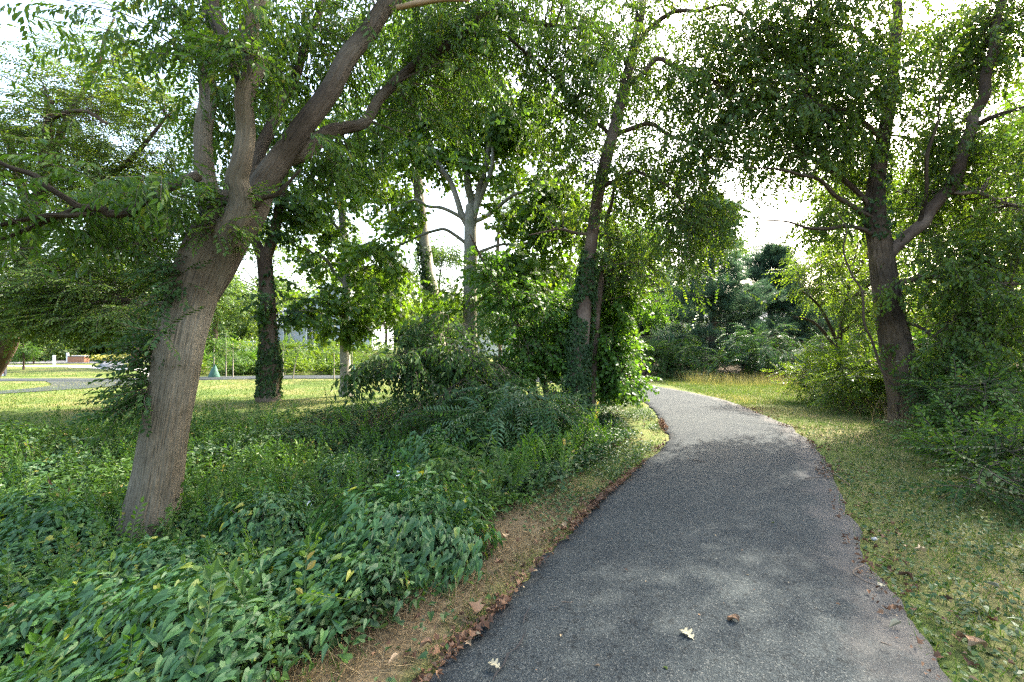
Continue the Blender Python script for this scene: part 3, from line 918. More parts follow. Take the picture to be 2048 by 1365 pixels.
g = MB()
def cw(x, y):
    q = (x / np.maximum(y, .5))
    return under(x, y) * (1 - sst(3.6, 5.0, y + .55 * (x + 2.2) + (fbm(x * 1.1, y * 1.1, 50) - .5) * 1.8)) * np.where(xl(y) - x > .6, 1, .4)
x, y, r = scatter(78000, -6.5, .6, 1.2, 6.2, 51, cw)
z = hgt(x, y) + ctop(x, y) * (r.uniform(0, 1, len(x)) ** .38)
e = .04
nx = -(hgt(x + e, y) + ctop(x + e, y) - hgt(x - e, y) - ctop(x - e, y)) / (2 * e); ny = -(hgt(x, y + e) + ctop(x, y + e) - hgt(x, y - e) - ctop(x, y - e)) / (2 * e)
nr = np.column_stack([nx, ny, np.ones(len(x))]); nr /= np.linalg.norm(nr, axis=1, keepdims=True)
bindleaves(g, np.column_stack([x, y, z]), nr, r, np.array([-.55, -.75, -.35]))
tag(g.build('bindweed_carpet', [M['bind']]), kind='stuff')
# leafy shoots of many sorts standing up through the undergrowth
for nm, sp, mt, n, sd, s0, s1 in (('herb_shoots', 'shrub', 'herb', 4200, 81, .55, 1.25), ('herb_shoots', 'dark', 'herb', 1500, 82, .35, .7), ('herb_shoots', 'shrub', 'bush', 1800, 83, .6, 1.3)):
    g = MB()
    x, y, r = scatter(n * 4, -12, 1.6, 1.8, 13.5, sd, lambda x, y: under(x, y) * (np.abs(x) < y * 1.2 + .6) * np.clip((fbm(x * .9, y * .9, 84 + sd) - .38) * 4, 0, 1) * np.clip(6 / y, .4, 1) * (1 - .85 * sst(7.5, 9.5, y)) * (.25 + .75 * sst(3.6, 5.2, y)))
    n = len(x); f = np.column_stack([r.normal(0, .35, n), r.normal(0, .35, n), np.ones(n)]); R = frames(f, r.normal(0, 1, (n, 3)))
    z = hgt(x, y) + r.uniform(0, .28, n); pk = r.integers(0, 6, n); sz = r.uniform(s0, s1, n); rn = np.clip(r.normal(.5, .16, n), 0, 1)
    for k, t in enumerate(SP[sp]):
        w = pk == k; inst(g, t, np.column_stack([x, y, z])[w], R[w], sz[w], rn[w])
    tag(g.build(nm, [M[mt], M['stemgreen']]), kind='stuff')


def mound(px, py, hgt_m, rx, ry, n, seed, label, flow=(-.5, -.6, -.9), cat='bindweed'):
    """a bush smothered in bindweed: leaves lie like shingles over a lumpy dome"""
    b = gp(px, py); rng = RNG(seed)
    n = int(n * 1.9); root = thing('bindweed_mound', b, label, cat, 'bindweed mounds on the bank')
    th = rng.uniform(0, 2 * PI, n); u = rng.uniform(0, 1, n)
    ph = np.arccos(np.clip(1 - u * 1.06, -1, 1))
    d = np.column_stack([np.sin(ph) * np.cos(th), np.sin(ph) * np.sin(th), np.cos(ph)])
    lump = 1 + .75 * (vnoise(d[:, 0] * 3.2 + 7, d[:, 1] * 3.2 + d[:, 2] * 2 + 5, seed) - .45) + .3 * (vnoise(d[:, 0] * 8 + 7, d[:, 1] * 8 + d[:, 2] * 6 + 5, seed + 3) - .5)
    dep = 1 - .42 * rng.uniform(0, 1, n) ** 1.8
    A = np.array([rx, ry, hgt_m])
    pos = b + d * A * (lump * dep)[:, None] + np.array([0, 0, .02])
    nr = d / A; nr /= np.linalg.norm(nr, axis=1, keepdims=True)
    down = np.asarray(flow) + d * np.array([.6, .6, 0]) + np.array([0, 0, -.35])
    g = MB(); bindleaves(g, pos, nr + np.array([0, 0, .25]), rng, down, .75, 1.35, .28)
    g.build('foliage', [M['bind']], root)
    for k in range(5):
        m = MB(); a = rng.uniform(0, 2 * PI)
        e = b + np.array([math.cos(a) * rx * .5, math.sin(a) * ry * .5, hgt_m * .8])
        tube(m, np.array([b + [math.cos(a) * .1, math.sin(a) * .1, -.05], .5 * b + .5 * e + [0, 0, .08], e]), np.array([.012, .009, .004]), 5, 8)
        m.build('stem', M['twig'], root, True)
    return root


mound(790, 1150, .66, .68, .5, 2000, 71, 'large bindweed mound spilling over the straw verge beside the path')
mound(520, 1110, .6, .5, .45, 1000, 72, 'bindweed draped dead stems between the big trunk and the large mound')
mound(870, 1020, .85, .5, .45, 1500, 73, 'tall bindweed thicket just behind the large mound by the verge')
mound(255, 1205, .30, .55, .4, 900, 74, 'low bindweed hump in front of the foot of the big trunk')
mound(690, 985, .42, .5, .4, 900, 75, 'bindweed hump in the hollow behind the tall thicket')
mound(300, 1340, .26, .7, .4, 1000, 76, 'flat sunlit bindweed hump in the bottom corner of the bank')
mound(90, 1080, .5, .5, .42, 800, 77, 'bindweed covered stalks at the left edge beside the big trunk')
mound(760, 930, .38, .4, .36, 700, 78, 'small round bindweed hump farthest back on the bank')


# ------------------------------------------------------------------ the big leaning tree on the near left
b1 = gp(297, 1088)
D1 = float(b1[1])
q = D1 / 4.6
def k1(l): return [(a, b, c * q, r * q) for a, b, c, r in l]
T1, T1t, T1l = tree('leaning_tree', 'large leaning tree with furrowed bark rising from the bindweed bank', 'tree',
    k1([(297, 1100, 4.6, 0.238), (301, 1040, 4.6, 0.231), (318, 940, 4.6, 0.214), (332, 850, 4.6, 0.207), (350, 760, 4.6, 0.207), (368, 660, 4.6, 0.216), (394, 560, 4.64, 0.226), (422, 490, 4.66, 0.228), (446, 445, 4.68, 0.196), (460, 405, 4.68, 0.135), (466, 375, 4.68, 0.056)]),
    [k1(l) for l in (
        [(385, 640, 4.64, 0.074), (424, 480, 4.72, 0.133), (419, 405, 4.78, 0.122), (415, 330, 4.85, 0.093), (413, 200, 5.1, 0.082), (425, 80, 5.4, 0.074), (440, -80, 5.8, 0.063)],
        [(390, 640, 4.62, 0.074), (456, 480, 4.60, 0.133), (471, 400, 4.5, 0.115), (480, 320, 4.42, 0.090), (490, 200, 4.35, 0.082), (505, 60, 4.3, 0.077), (520, -100, 4.3, 0.066)],
        [(485, 205, 4.38, 0.037), (470, 130, 4.4, 0.041), (445, 60, 4.4, 0.044), (415, -20, 4.4, 0.044), (380, -100, 4.4, 0.037)],
        [(395, 630, 4.64, 0.074), (474, 470, 4.72, 0.140), (520, 380, 4.8, 0.129), (560, 320, 4.86, 0.118), (610, 255, 5.0, 0.111), (690, 125, 5.3, 0.104), (770, 10, 5.6, 0.096), (830, -90, 5.9, 0.074)],
        [(500, 420, 4.85, 0.104), (545, 345, 5.0, 0.099), (600, 298, 5.2, 0.096), (662, 262, 5.6, 0.082), (730, 245, 5.9, 0.066), (790, 165, 6.2, 0.063), (850, 115, 6.5, 0.055), (960, 32, 7, 0.044), (1040, 35, 7.3, 0.037), (1130, 55, 7.6, 0.030), (1210, 75, 8, 0.014)],
        [(500, 370, 4.9, 0.074), (520, 290, 5.2, 0.066), (560, 210, 5.6, 0.060), (600, 130, 6.0, 0.052), (640, 20, 6.3, 0.044), (660, -60, 6.6, 0.037)],
        [(850, 115, 6.5, 0.037), (920, 70, 6.9, 0.031), (1000, 62, 7.2, 0.025), (1060, 110, 7.4, 0.020), (1150, 200, 7.6, 0.009)],
        [(395, 352, 4.55, 0.048), (350, 372, 4.4, 0.044), (300, 400, 4.3, 0.041), (255, 423, 4.2, 0.038), (190, 428, 4.1, 0.031), (130, 400, 4.0, 0.024), (60, 345, 3.9, 0.020), (-30, 315, 3.8, 0.009)],
        [(180, 428, 4.1, 0.022), (100, 432, 4.0, 0.020), (0, 446, 3.9, 0.014), (-40, 452, 3.9, 0.008)],
        [(150, 420, 4.05, 0.020), (90, 448, 4.1, 0.018), (20, 476, 4.1, 0.014), (-30, 490, 4.1, 0.008)],
        [(500, 418, 4.6, 0.022), (530, 405, 4.55, 0.020), (565, 375, 4.5, 0.016), (600, 345, 4.5, 0.009)])],
    [(580, -30, 5.6, 230, 110, 1.2, 34), (440, 170, 5.5, 80, 120, .7, 18), (600, 130, 6.6, 110, 100, .9, 18), (820, 50, 7.6, 180, 90, 1.2, 32), (760, 140, 7.6, 140, 60, 1.0, 16), (700, 310, 6.4, 80, 40, .8, 7), (900, 30, 6.2, 130, 50, .6, 10),
     (1010, 50, 7.2, 220, 90, 1.6, 46), (1160, 150, 7.6, 150, 110, 1.2, 30), (280, 390, 4.5, 110, 30, .6, 8), (70, 400, 4.1, 110, 50, .7, 9), (350, 60, 5.2, 70, 90, .9, 7),
     (880, 230, 7, 140, 60, 1.2, 16), (500, 60, 4.4, 60, 80, .35, 7), (650, 330, 5.8, 70, 40, .7, 7), (60, 15, 4.6, 70, 20, .5, 4), (600, -420, 5.5, 600, 220, 2.2, 34), (1000, -300, 6.5, 300, 140, 2, 18)],
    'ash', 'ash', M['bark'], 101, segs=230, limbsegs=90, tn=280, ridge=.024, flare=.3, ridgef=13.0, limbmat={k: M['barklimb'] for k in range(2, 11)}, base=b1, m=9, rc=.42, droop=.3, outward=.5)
# small bare snag high on the fork
sg, sr = pix(k1([(795, 16, 5.4, .03), (840, 6, 5.2, .032), (890, -2, 5.0, .03), (938, 0, 4.9, .022)]))
m = MB(); tube(m, sg, sr, 10, 20); tag(m.build('bare_snag', M['tan'], T1, True), 'bare tan dead branch without bark')
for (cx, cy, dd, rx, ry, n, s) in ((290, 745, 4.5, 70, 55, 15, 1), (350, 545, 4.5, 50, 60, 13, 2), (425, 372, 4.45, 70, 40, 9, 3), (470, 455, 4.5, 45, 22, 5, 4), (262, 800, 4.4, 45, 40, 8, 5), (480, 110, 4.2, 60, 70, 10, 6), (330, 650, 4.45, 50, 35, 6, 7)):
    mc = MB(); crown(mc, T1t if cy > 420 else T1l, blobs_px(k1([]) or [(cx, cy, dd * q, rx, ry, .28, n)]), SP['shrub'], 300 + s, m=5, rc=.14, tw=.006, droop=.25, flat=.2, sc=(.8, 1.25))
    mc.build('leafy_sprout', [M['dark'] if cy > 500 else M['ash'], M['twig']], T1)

# ------------------------------------------------------------------ spreading tree on the lawn at the left edge
b8 = P(-62, 800, 12.2); b8[2] = 0
tree('spreading_tree', 'broad spreading tree with layered boughs on the lawn at the left edge', 'tree',
    [(-62, 812, 12.2, .32), (-35, 760, 12, .27), (0, 705, 11.8, .25), (28, 640, 11.5, .22), (50, 560, 11.3, .2), (70, 450, 11.2, .16), (90, 330, 11.2, .12), (100, 200, 11.2, .08)],
    [[(20, 650, 11.6, .14), (110, 610, 11, .11), (220, 600, 10.4, .08), (330, 610, 10, .04)], [(40, 590, 11.4, .14), (150, 520, 10.8, .1), (260, 500, 10.2, .07), (350, 470, 10, .03)],
     [(60, 500, 11.3, .12), (160, 400, 11.3, .09), (260, 320, 11.3, .06), (330, 230, 11.3, .03)], [(70, 440, 11.2, .11), (20, 300, 11.8, .08), (-30, 180, 12, .05)],
     [(85, 360, 11.2, .09), (140, 230, 11.5, .07), (200, 120, 11.8, .04), (230, 40, 12, .02)], [(0, 680, 11.8, .1), (-120, 600, 11, .08), (-250, 560, 10.5, .04)],
     [(100, 240, 11, .05), (170, 225, 10.6, .045), (215, 245, 10.4, .03)]],
    [(200, 570, 10.6, 170, 50, 1.6, 52), (60, 600, 10.6, 130, 50, 1.4, 36), (250, 640, 10.2, 110, 22, 1.2, 24), (90, 650, 10.2, 130, 26, 1.2, 24), (270, 490, 10.8, 110, 60, 1.4, 36), (70, 500, 11, 130, 60, 1.6, 38),
     (200, 340, 11.3, 160, 90, 1.8, 84), (40, 310, 11.6, 130, 90, 1.8, 60), (300, 210, 11.6, 100, 100, 1.6, 48), (130, 190, 11.8, 120, 80, 1.8, 40), (330, 420, 11.2, 80, 70, 1.3, 34), (220, 80, 12, 100, 60, 1.4, 16), (-150, 450, 11.5, 150, 180, 2, 36)],
    'zelkova', 'zelkova', M['barkdark'], 120, base=b8, segs=20, ridge=.012, m=12, rc=.55, flat=.85, droop=.08, outward=.5, sc=(1.0, 1.5))

# ------------------------------------------------------------------ the row of trees in the middle
gA = gp(536, 803)
_, tA, _ = tree('forked_tree', 'ivy clad forked tree with a bulge low on its stem beside the lawn', 'tree',
    [(536, 806, 13, .30), (537, 770, 13, .27), (541, 735, 13, .30), (539, 700, 13, .23), (536, 610, 13, .2), (529, 520, 13, .2), (527, 500, 13, .19)],
    [[(528, 520, 13, .15), (508, 478, 13, .13), (496, 430, 13, .11), (480, 370, 13, .08), (470, 290, 13, .05)], [(530, 520, 13, .16), (549, 460, 13, .14), (561, 400, 13, .12), (572, 330, 13, .09), (585, 230, 13, .05)]],
    [(565, 400, 13, 60, 90, 1.0, 16), (590, 250, 13, 70, 90, 1.2, 16), (490, 330, 13, 60, 100, 1.1, 14), (570, 600, 12.9, 60, 40, .8, 6)],
    'maple', 'dark', M['barkdark'], 131, base=gA, m=8, rc=.45)
ivy_on('climbing_ivy', 'ivy climbing the forked tree beside the lawn', tA, 2900, 1, .1, 5.6, .05, big=1.4)
gB = gp(693, 789)
tree('young_maple', 'slim young maple with a light see through crown at the lawn edge', 'tree',
    [(694, 793, 14.2, .19), (691, 745, 14.2, .16), (689, 640, 14.2, .14), (693, 560, 14.2, .125), (685, 450, 14.2, .1), (678, 340, 14.2, .07), (672, 220, 14.2, .03)],
    [[(692, 570, 14.2, .06), (650, 520, 14, .045), (605, 490, 13.8, .02)], [(690, 530, 14.2, .06), (730, 490, 14, .04), (770, 470, 13.8, .02)], [(686, 470, 14.2, .05), (650, 420, 14, .035), (615, 380, 14, .015)],
     [(682, 400, 14.2, .05), (715, 340, 14.4, .035), (735, 280, 14.4, .015)], [(689, 620, 14.2, .04), (740, 590, 13.8, .03), (790, 570, 13.6, .015)], [(689, 650, 14.2, .03), (640, 625, 13.8, .02), (600, 620, 13.6, .012)]],
    [(640, 500, 14, 80, 70, 1.2, 22), (650, 400, 14.2, 75, 60, 1.2, 20), (745, 510, 14, 60, 60, 1.1, 18), (730, 320, 14.4, 70, 90, 1.2, 28), (670, 260, 14.4, 70, 70, 1.1, 22), (600, 420, 14.3, 50, 70, 1, 14), (640, 615, 13.8, 70, 45, 1, 22), (750, 600, 13.7, 70, 50, 1, 24), (700, 650, 13.6, 45, 30, .8, 8)],
    'maple', 'maple', M['barkgrey'], 140, base=gB, m=6, rc=.5, sc=(.9, 1.3))
gC = gp(883, 800)
_, tC, _ = tree('grey_tree', 'tall grey tree leaning away with ivy on its lower half', 'tree',
    [(884, 804, 14.6, .32), (879, 740, 14.6, .28), (868, 620, 14.6, .25), (853, 520, 14.6, .2), (844, 440, 14.6, .17), (832, 330, 14.6, .16), (826, 230, 14.6, .15), (824, 100, 14.6, .12), (830, -60, 14.6, .09)],
    [[(836, 380, 14.6, .07), (790, 300, 14.6, .05), (770, 220, 14.6, .03)], [(828, 260, 14.6, .07), (870, 170, 14.6, .05), (900, 90, 14.6, .03)]],
    [(780, 230, 14.8, 100, 120, 1.6, 44), (880, 120, 14.8, 100, 120, 1.6, 36), (800, 40, 15, 130, 90, 1.6, 26), (760, 380, 14.8, 60, 60, 1.2, 14)],
    'maple', 'maple', M['barkgrey'], 150, base=gC, m=7, rc=.5)
ivy_on('climbing_ivy', 'ivy on the lower half of the tall grey tree', tC, 5200, 2, .1, 5.6, .09, big=1.5)
gD = gp(941, 812)
tree('grey_maple', 'straight pale grey maple with many ascending branches in the middle of the group', 'tree',
    [(941, 816, 13, .27), (940, 760, 13, .22), (940, 600, 13, .195), (941, 500, 13, .185), (941, 440, 13, .18), (940, 410, 13, .12)],
    [[(937, 455, 13, .10), (915, 400, 12.9, .085), (880, 335, 12.8, .07), (850, 270, 12.8, .05), (835, 190, 12.8, .03)], [(940, 450, 13, .13), (936, 370, 13.1, .11), (930, 250, 13.3, .08), (925, 90, 13.4, .05)],
     [(943, 450, 13, .11), (962, 370, 13, .09), (980, 290, 13, .07), (1010, 230, 13, .05), (1050, 190, 13, .03)], [(944, 445, 13, .08), (980, 340, 12.8, .06), (986, 240, 12.8, .045), (992, 120, 12.8, .02)],
     [(946, 445, 13, .07), (1000, 408, 12.8, .055), (1060, 380, 12.6, .04), (1120, 335, 12.5, .02)], [(936, 445, 13, .06), (885, 415, 12.7, .05), (830, 402, 12.5, .035), (775, 425, 12.4, .015)],
     [(936, 490, 13, .055), (890, 458, 12.7, .045), (845, 470, 12.4, .035), (785, 500, 12.2, .025), (725, 535, 12, .012)], [(946, 510, 13, .05), (1000, 490, 12.6, .04), (1060, 486, 12.4, .03), (1125, 488, 12.3, .015)],
     [(946, 620, 13, .035), (985, 570, 12.6, .03), (1040, 545, 12.4, .015)]],
    [(930, 220, 13.2, 140, 130, 1.7, 92), (870, 300, 13.2, 80, 80, 1.4, 26), (1050, 260, 13, 110, 120, 1.7, 70), (1130, 420, 12.6, 70, 80, 1.2, 22), (1070, 420, 12.6, 110, 80, 1.4, 52), (790, 430, 12.6, 60, 50, 1.1, 10), (800, 570, 12.6, 60, 50, 1.0, 10), (900, 590, 12.8, 30, 40, .8, 5), (1050, 545, 12.4, 100, 55, 1.2, 40), (950, 60, 13.3, 140, 90, 1.6, 24), (760, 510, 12.3, 60, 40, .9, 12)],
    'maple', 'maple', M['barkgrey'], 160, base=gD, m=7, rc=.5, sc=(.85, 1.25))
gE = gp(1090, 800)
tree('leaning_sapling', 'thin dark sapling leaning to one side between the maple and the ivy black trunk', 'tree',
    [(1096, 795, 10.5, .07), (1075, 730, 10.5, .06), (1040, 660, 10.5, .052), (1000, 585, 10.5, .042), (965, 520, 10.5, .03), (940, 470, 10.5, .015)], [],
    [(1000, 560, 10.3, 70, 50, .8, 12), (1050, 610, 10.2, 60, 40, .8, 10)], 'bush', 'bush', M['barkdark'], 170, base=gE, segs=8, m=7, rc=.4)

# river birch with peeling bark, its foot black with ivy
gF = gp(1148, 862); dF = gF[1]
_, tF, lF = tree('river_birch', 'tall birch with peeling brown bark leaning over the path', 'tree',
    [(1148, 866, dF, 0.232), (1151, 800, dF, 0.189), (1160, 700, dF, 0.172), (1172, 580, dF, 0.146), (1185, 470, dF, 0.125), (1200, 370, dF, 0.116), (1225, 270, dF, 0.112), (1250, 170, dF, 0.103), (1272, 80, dF, 0.095), (1290, -40, dF, 0.086), (1310, -220, dF, 0.060)],
    [[(1178, 830, dF + .4, 0.086), (1186, 720, dF + .4, 0.077), (1194, 620, dF + .4, 0.073), (1203, 540, dF + .4, 0.065), (1215, 450, dF + .4, 0.047), (1224, 370, dF + .4, 0.022)],
     [(1250, 175, dF, 0.060), (1320, 120, dF - .2, 0.043), (1410, 150, dF - .4, 0.030), (1480, 230, dF - .6, 0.013)], [(1225, 272, dF, 0.052), (1300, 250, dF - .2, 0.039), (1390, 290, dF - .4, 0.026), (1460, 340, dF - .5, 0.010)],
     [(1226, 275, dF, 0.043), (1165, 230, dF, 0.034), (1105, 200, dF, 0.013)], [(1185, 470, dF, 0.034), (1120, 462, dF - .2, 0.026), (1060, 474, dF - .3, 0.010)], [(1200, 375, dF, 0.043), (1270, 345, dF - .3, 0.034), (1340, 380, dF - .5, 0.022), (1400, 450, dF - .6, 0.010)],
     [(1272, 85, dF, 0.052), (1350, 20, dF - .4, 0.039), (1450, 10, dF - .8, 0.026), (1530, 60, dF - 1, 0.010)], [(1260, 130, dF, 0.043), (1200, 60, dF, 0.030), (1140, 20, dF, 0.013)]],
    [(1340, 110, dF, 170, 110, 1.6, 72), (1420, 260, dF - .4, 100, 100, 1.2, 49), (1310, 330, dF - .3, 120, 90, 1.3, 49), (1410, 400, dF - .5, 75, 70, .9, 29), (1340, 490, dF - .3, 95, 80, 1, 41), (1220, 420, dF + .3, 90, 90, .9, 24), (1250, 230, dF + .4, 90, 110, 1.2, 32), (1130, 310, dF, 80, 110, 1, 22), (1250, 500, dF, 90, 60, .9, 20),
     (1440, 130, dF - .6, 110, 90, 1.0, 26), (1560, 150, dF - .6, 80, 90, .9, 22), (1470, 270, dF - .5, 60, 70, .8, 16), (1510, 60, dF - .9, 120, 90, 1.3, 41), (1240, 40, dF, 110, 70, 1.2, 24), (1120, 90, dF + .3, 110, 80, 1.2, 20), (1300, -260, dF, 380, 200, 2.4, 57)],
    'birch', 'birch', M['barkbirch'], 180, base=gF, segs=26, tn=90, ridge=.014, m=8, rc=.5, droop=.28, outward=.45, flat=.35)
ivy_on('climbing_ivy', 'dark ivy sheathing the foot of the birch by the path', tF, 9000, 3, .05, 4.4, .10, big=1.0)
pF = MB(); pts, rr = pix([(1178, 830, dF + .4, .10), (1186, 720, dF + .4, .09), (1194, 620, dF + .4, .085)])
# bushy maples round the birch
def bpx(l): return blobs_px(l)
plant('bushy_maple', 'bushy young maple hanging over the bend of the path behind the ivy trunk', 'shrub', gp(1205, 812),
    bpx([(1228, 600, 10.2, 45, 70, .8, 34), (1222, 700, 9.9, 48, 50, .8, 36), (1215, 540, 10.2, 50, 50, .7, 18), (1180, 640, 10.4, 50, 90, .7, 22), (1232, 758, 9.7, 34, 18, .6, 14)]), 'bush', 'bush', 191, stems=6, m=8, rc=.32, droop=.4, sr=.03)
plant('maple_thicket', 'dense green thicket between the grey maple and the ivy trunk', 'shrub', gp(1080, 815),
    bpx([(1080, 610, 10.4, 75, 60, .9, 26), (1040, 690, 10, 70, 50, .9, 20), (1110, 700, 10.2, 45, 60, .8, 20), (1010, 740, 9.6, 60, 40, .8, 18)]), 'bush', 'bush', 192, stems=7, m=8, rc=.32, droop=.35, sr=.03)
plant('large_leaf_shrub', 'dark large leaved shrub in front of the grey maple', 'shrub', gp(905, 850),
    bpx([(900, 700, 8.8, 75, 40, .7, 13), (830, 725, 8.6, 80, 34, .7, 16), (770, 735, 8.4, 50, 22, .6, 8), (960, 740, 8.4, 70, 60, .7, 20), (900, 795, 8.2, 70, 40, .6, 14), (880, 640, 9, 55, 35, .6, 5)]), 'dark', 'dark', 193, stems=6, m=7, rc=.3, droop=.35, sr=.022)
plant('compound_leaf_sapling', 'sapling with long feathery compound leaves drooping toward the path', 'sapling', gp(1010, 905),
    bpx([(1045, 815, 6.6, 60, 22, .4, 8), (960, 835, 6.5, 70, 28, .5, 9), (1000, 790, 6.9, 60, 28, .5, 6), (1085, 800, 6.5, 25, 15, .3, 4)]), 'walnut', 'sumac', 194, stems=4, m=4, rc=.2, droop=.35, flat=.5, sr=.016, stemmat='stemgreen')
plant('leafy_weed', 'broad leaved bright weed at the brow of the verge below the feathery sapling', 'plant', gp(935, 1010),
    bpx([(930, 930, 5.3, 60, 40, .35, 14), (985, 975, 5.2, 35, 35, .3, 8)]), 'dark', 'herb', 195, stems=5, m=5, rc=.18, droop=.25, sr=.009, stemmat='stemgreen', sc=(.7, 1.0))
plant('thicket_shrub', 'shadowy shrub filling the gap between the feathery sapling and the ivy trunk', 'shrub', gp(1085, 880),
    bpx([(1070, 840, 7.6, 60, 30, .5, 18), (1120, 820, 7.8, 40, 30, .5, 12), (960, 850, 7.6, 70, 30, .5, 16)]), 'shrub', 'dark', 196, stems=6, m=7, rc=.25, sc=(1, 1.6))

# ------------------------------------------------------------------ right: rusty trunk with the pale slanting limb
gG = gp(1818, 850); dG = gG[1]
_, tG, lG = tree('rusty_tree', 'thick rusty barked tree with one pale slanting limb beside the right verge', 'tree',
    [(1824, 862, dG, 0.336), (1817, 800, dG, 0.302), (1799, 720, dG, 0.269), (1782, 640, dG, 0.235), (1770, 560, dG, 0.218), (1758, 480, dG, 0.193), (1750, 430, dG, 0.176), (1754, 360, dG, 0.134), (1765, 290, dG, 0.118), (1780, 200, dG, 0.101), (1792, 80, dG, 0.084), (1800, -90, dG, 0.059)],
    [[(1772, 520, dG, 0.117), (1800, 485, dG - .1, 0.109), (1840, 450, dG - .2, 0.109), (1885, 400, dG - .3, 0.105), (1917, 330, dG - .4, 0.098), (1938, 265, dG - .4, 0.092), (1965, 195, dG - .5, 0.086), (1988, 105, dG - .5, 0.078), (2008, -10, dG - .6, 0.055)],
     [(1752, 440, dG, .05), (1700, 405, dG - .3, .042), (1640, 360, dG - .6, .032), (1570, 343, dG - .9, .022), (1488, 337, dG - 1.1, .008)], [(1754, 475, dG, .045), (1690, 452, dG - .2, .035), (1610, 455, dG - .5, .022), (1512, 442, dG - .7, .008)],
     [(1748, 420, dG, .06), (1665, 340, dG + .2, .05), (1600, 300, dG + .3, .042), (1550, 220, dG + .4, .03), (1530, 120, dG + .5, .015)], [(1780, 570, dG, .055), (1850, 556, dG - .4, .045), (1950, 562, dG - .8, .034), (2060, 570, dG - 1.2, .02)],
     [(1838, 455, dG - .2, .04), (1850, 380, dG - .5, .035), (1850, 310, dG - .7, .028), (1880, 240, dG - .9, .015)], [(1940, 262, dG - .4, .05), (2000, 225, dG - .8, .04), (2070, 210, dG - 1.2, .025)],
     [(1900, 385, dG - .3, .04), (1960, 385, dG - .6, .034), (2050, 420, dG - 1, .02)], [(1790, 640, dG, .03), (1850, 660, dG - .5, .025), (1920, 720, dG - .9, .015), (1950, 780, dG - 1.1, .008)],
     [(1785, 130, dG, .05), (1700, 60, dG - .4, .04), (1620, 40, dG - .7, .02)], [(1768, 280, dG, .05), (1690, 220, dG - .4, .04), (1610, 190, dG - .7, .02)]],
    [(1700, 170, dG - .3, 140, 100, 1.4, 56), (1860, 130, dG + .9, 130, 110, 1.3, 46), (1690, 320, dG + .5, 90, 60, .9, 22), (1600, 190, dG - .4, 75, 95, .9, 26), (1660, 260, dG, 80, 80, 1, 26), (1800, 400, dG + 1.2, 90, 90, .9, 26), (1920, 450, dG + 1.4, 110, 80, 1, 30), (1980, 300, dG - .5, 100, 90, 1.1, 36), (1850, 290, dG + .6, 80, 70, .8, 16), (1660, 440, dG + .2, 50, 40, .6, 10),
     (1990, 480, dG - .8, 100, 60, .9, 28), (1900, 560, dG - .7, 90, 50, .8, 24), (1990, 640, dG - 1, 90, 70, .8, 30), (1900, 700, dG - .8, 70, 50, .7, 16), (1630, 50, dG - .4, 140, 80, 1.2, 56), (1580, 300, dG, 60, 60, .8, 14), (1650, 130, dG + .4, 90, 80, 1, 24), (1980, 60, dG - .4, 110, 100, 1.2, 44), (1820, -260, dG, 380, 200, 2.4, 100)],
    'birch', 'birch', M['barkrust'], 210, limbmat={0: M['barkbirch']}, base=gG, segs=40, tn=130, ridge=.030, ridgef=8.0, flare=.2, m=9, rc=.42, droop=.25, sc=(.9, 1.35))
m = MB(); a, b = pix([(1800, 850, dG - .42, .02), (1790, 785, dG - .42, .02), (1745, 690, dG - .45, .019), (1712, 590, dG - .5, .017), (1690, 500, dG - .5, .014), (1680, 420, dG - .5, .01)])
tube(m, wiggle(a, .03, 4), np.interp(np.arange(11) / 2, np.arange(6), b), 8, 60, 0, .002); tag(m.build('woody_vine', M['barkdark'], None, True), 'thin dark woody vine rising beside the rusty trunk', 'vine')
ivy_on('climbing_ivy', 'thin leafy creeper on the upper stem of the rusty tree', tG, 500, 5, 3.6, 6.2, .12, big=1.3)
# dry stalks round its foot
g = MB(); r = RNG(5); n = 420
x = gG[0] + r.normal(-.15, .3, n); y = gG[1] - .3 + r.normal(0, .2, n)
blades(g, x, y, r, BL5, .2, .75, .25, .7, np.clip(r.normal(.5, .2, n), 0, 1)); tag(g.build('dry_stalks', [M['straw']]), kind='stuff')

# ------------------------------------------------------------------ trees of the wood on the right
def wood_tree(px, d, top, spread, leaf, lm, label, seed, base_py=None, n=60, name='wood_tree', sc=(1.0, 1.5), low=1.0):
    x = (px - CX) / F * d
    b = np.array([x, d, float(hgt(x, d))]); r = RNG(seed)
    root = thing(name, b, label, 'tree', 'trees in the wood on the right')
    mb = MB(); tp = np.array([b + [0, 0, -.1], b + [r.normal(0, .2), 0, top * .3], b + [r.normal(0, .35), 0, top * .6], b + [r.normal(0, .4), 0, top * .95]])
    p, q = tube(mb, tp, np.array([.17, .14, .1, .03]) * (top / 9), 10, 24, 0, .006, seed, .3); mb.build('trunk', M['barkdark'], root, True)
    lp, lr = [p[6:]], [q[6:]]
    for k in range(6):
        a = r.uniform(0, 2 * PI); i = r.integers(7, 20); e = p[i] + np.array([math.cos(a) * spread * .8, math.sin(a) * spread * .8, r.uniform(.4, 1.8)])
        m2 = MB(); pp, qq = tube(m2, np.array([p[i], .5 * p[i] + .5 * e + [0, 0, .3], e]), np.array([.06, .04, .012]), 6, 12); m2.build('limb', M['barkdark'], root, True)
        lp.append(pp); lr.append(qq)
    bl = []
    for k in range(7):
        a = r.uniform(0, 2 * PI); h = r.uniform(low, top); w = spread * (1 - .5 * abs(h / top - .45))
        bl.append((b + np.array([math.cos(a) * w * .55, math.sin(a) * w * .55, h]), np.array([w * .55, w * .55, top * .14]), n // 7))
    mc = MB(); crown(mc, (np.concatenate(lp), np.concatenate(lr)), bl, SP[leaf], seed + 3, m=9, rc=.5, sc=sc, droop=.25)
    mc.build('crown', [M[lm], M['twig']], root)
    return root


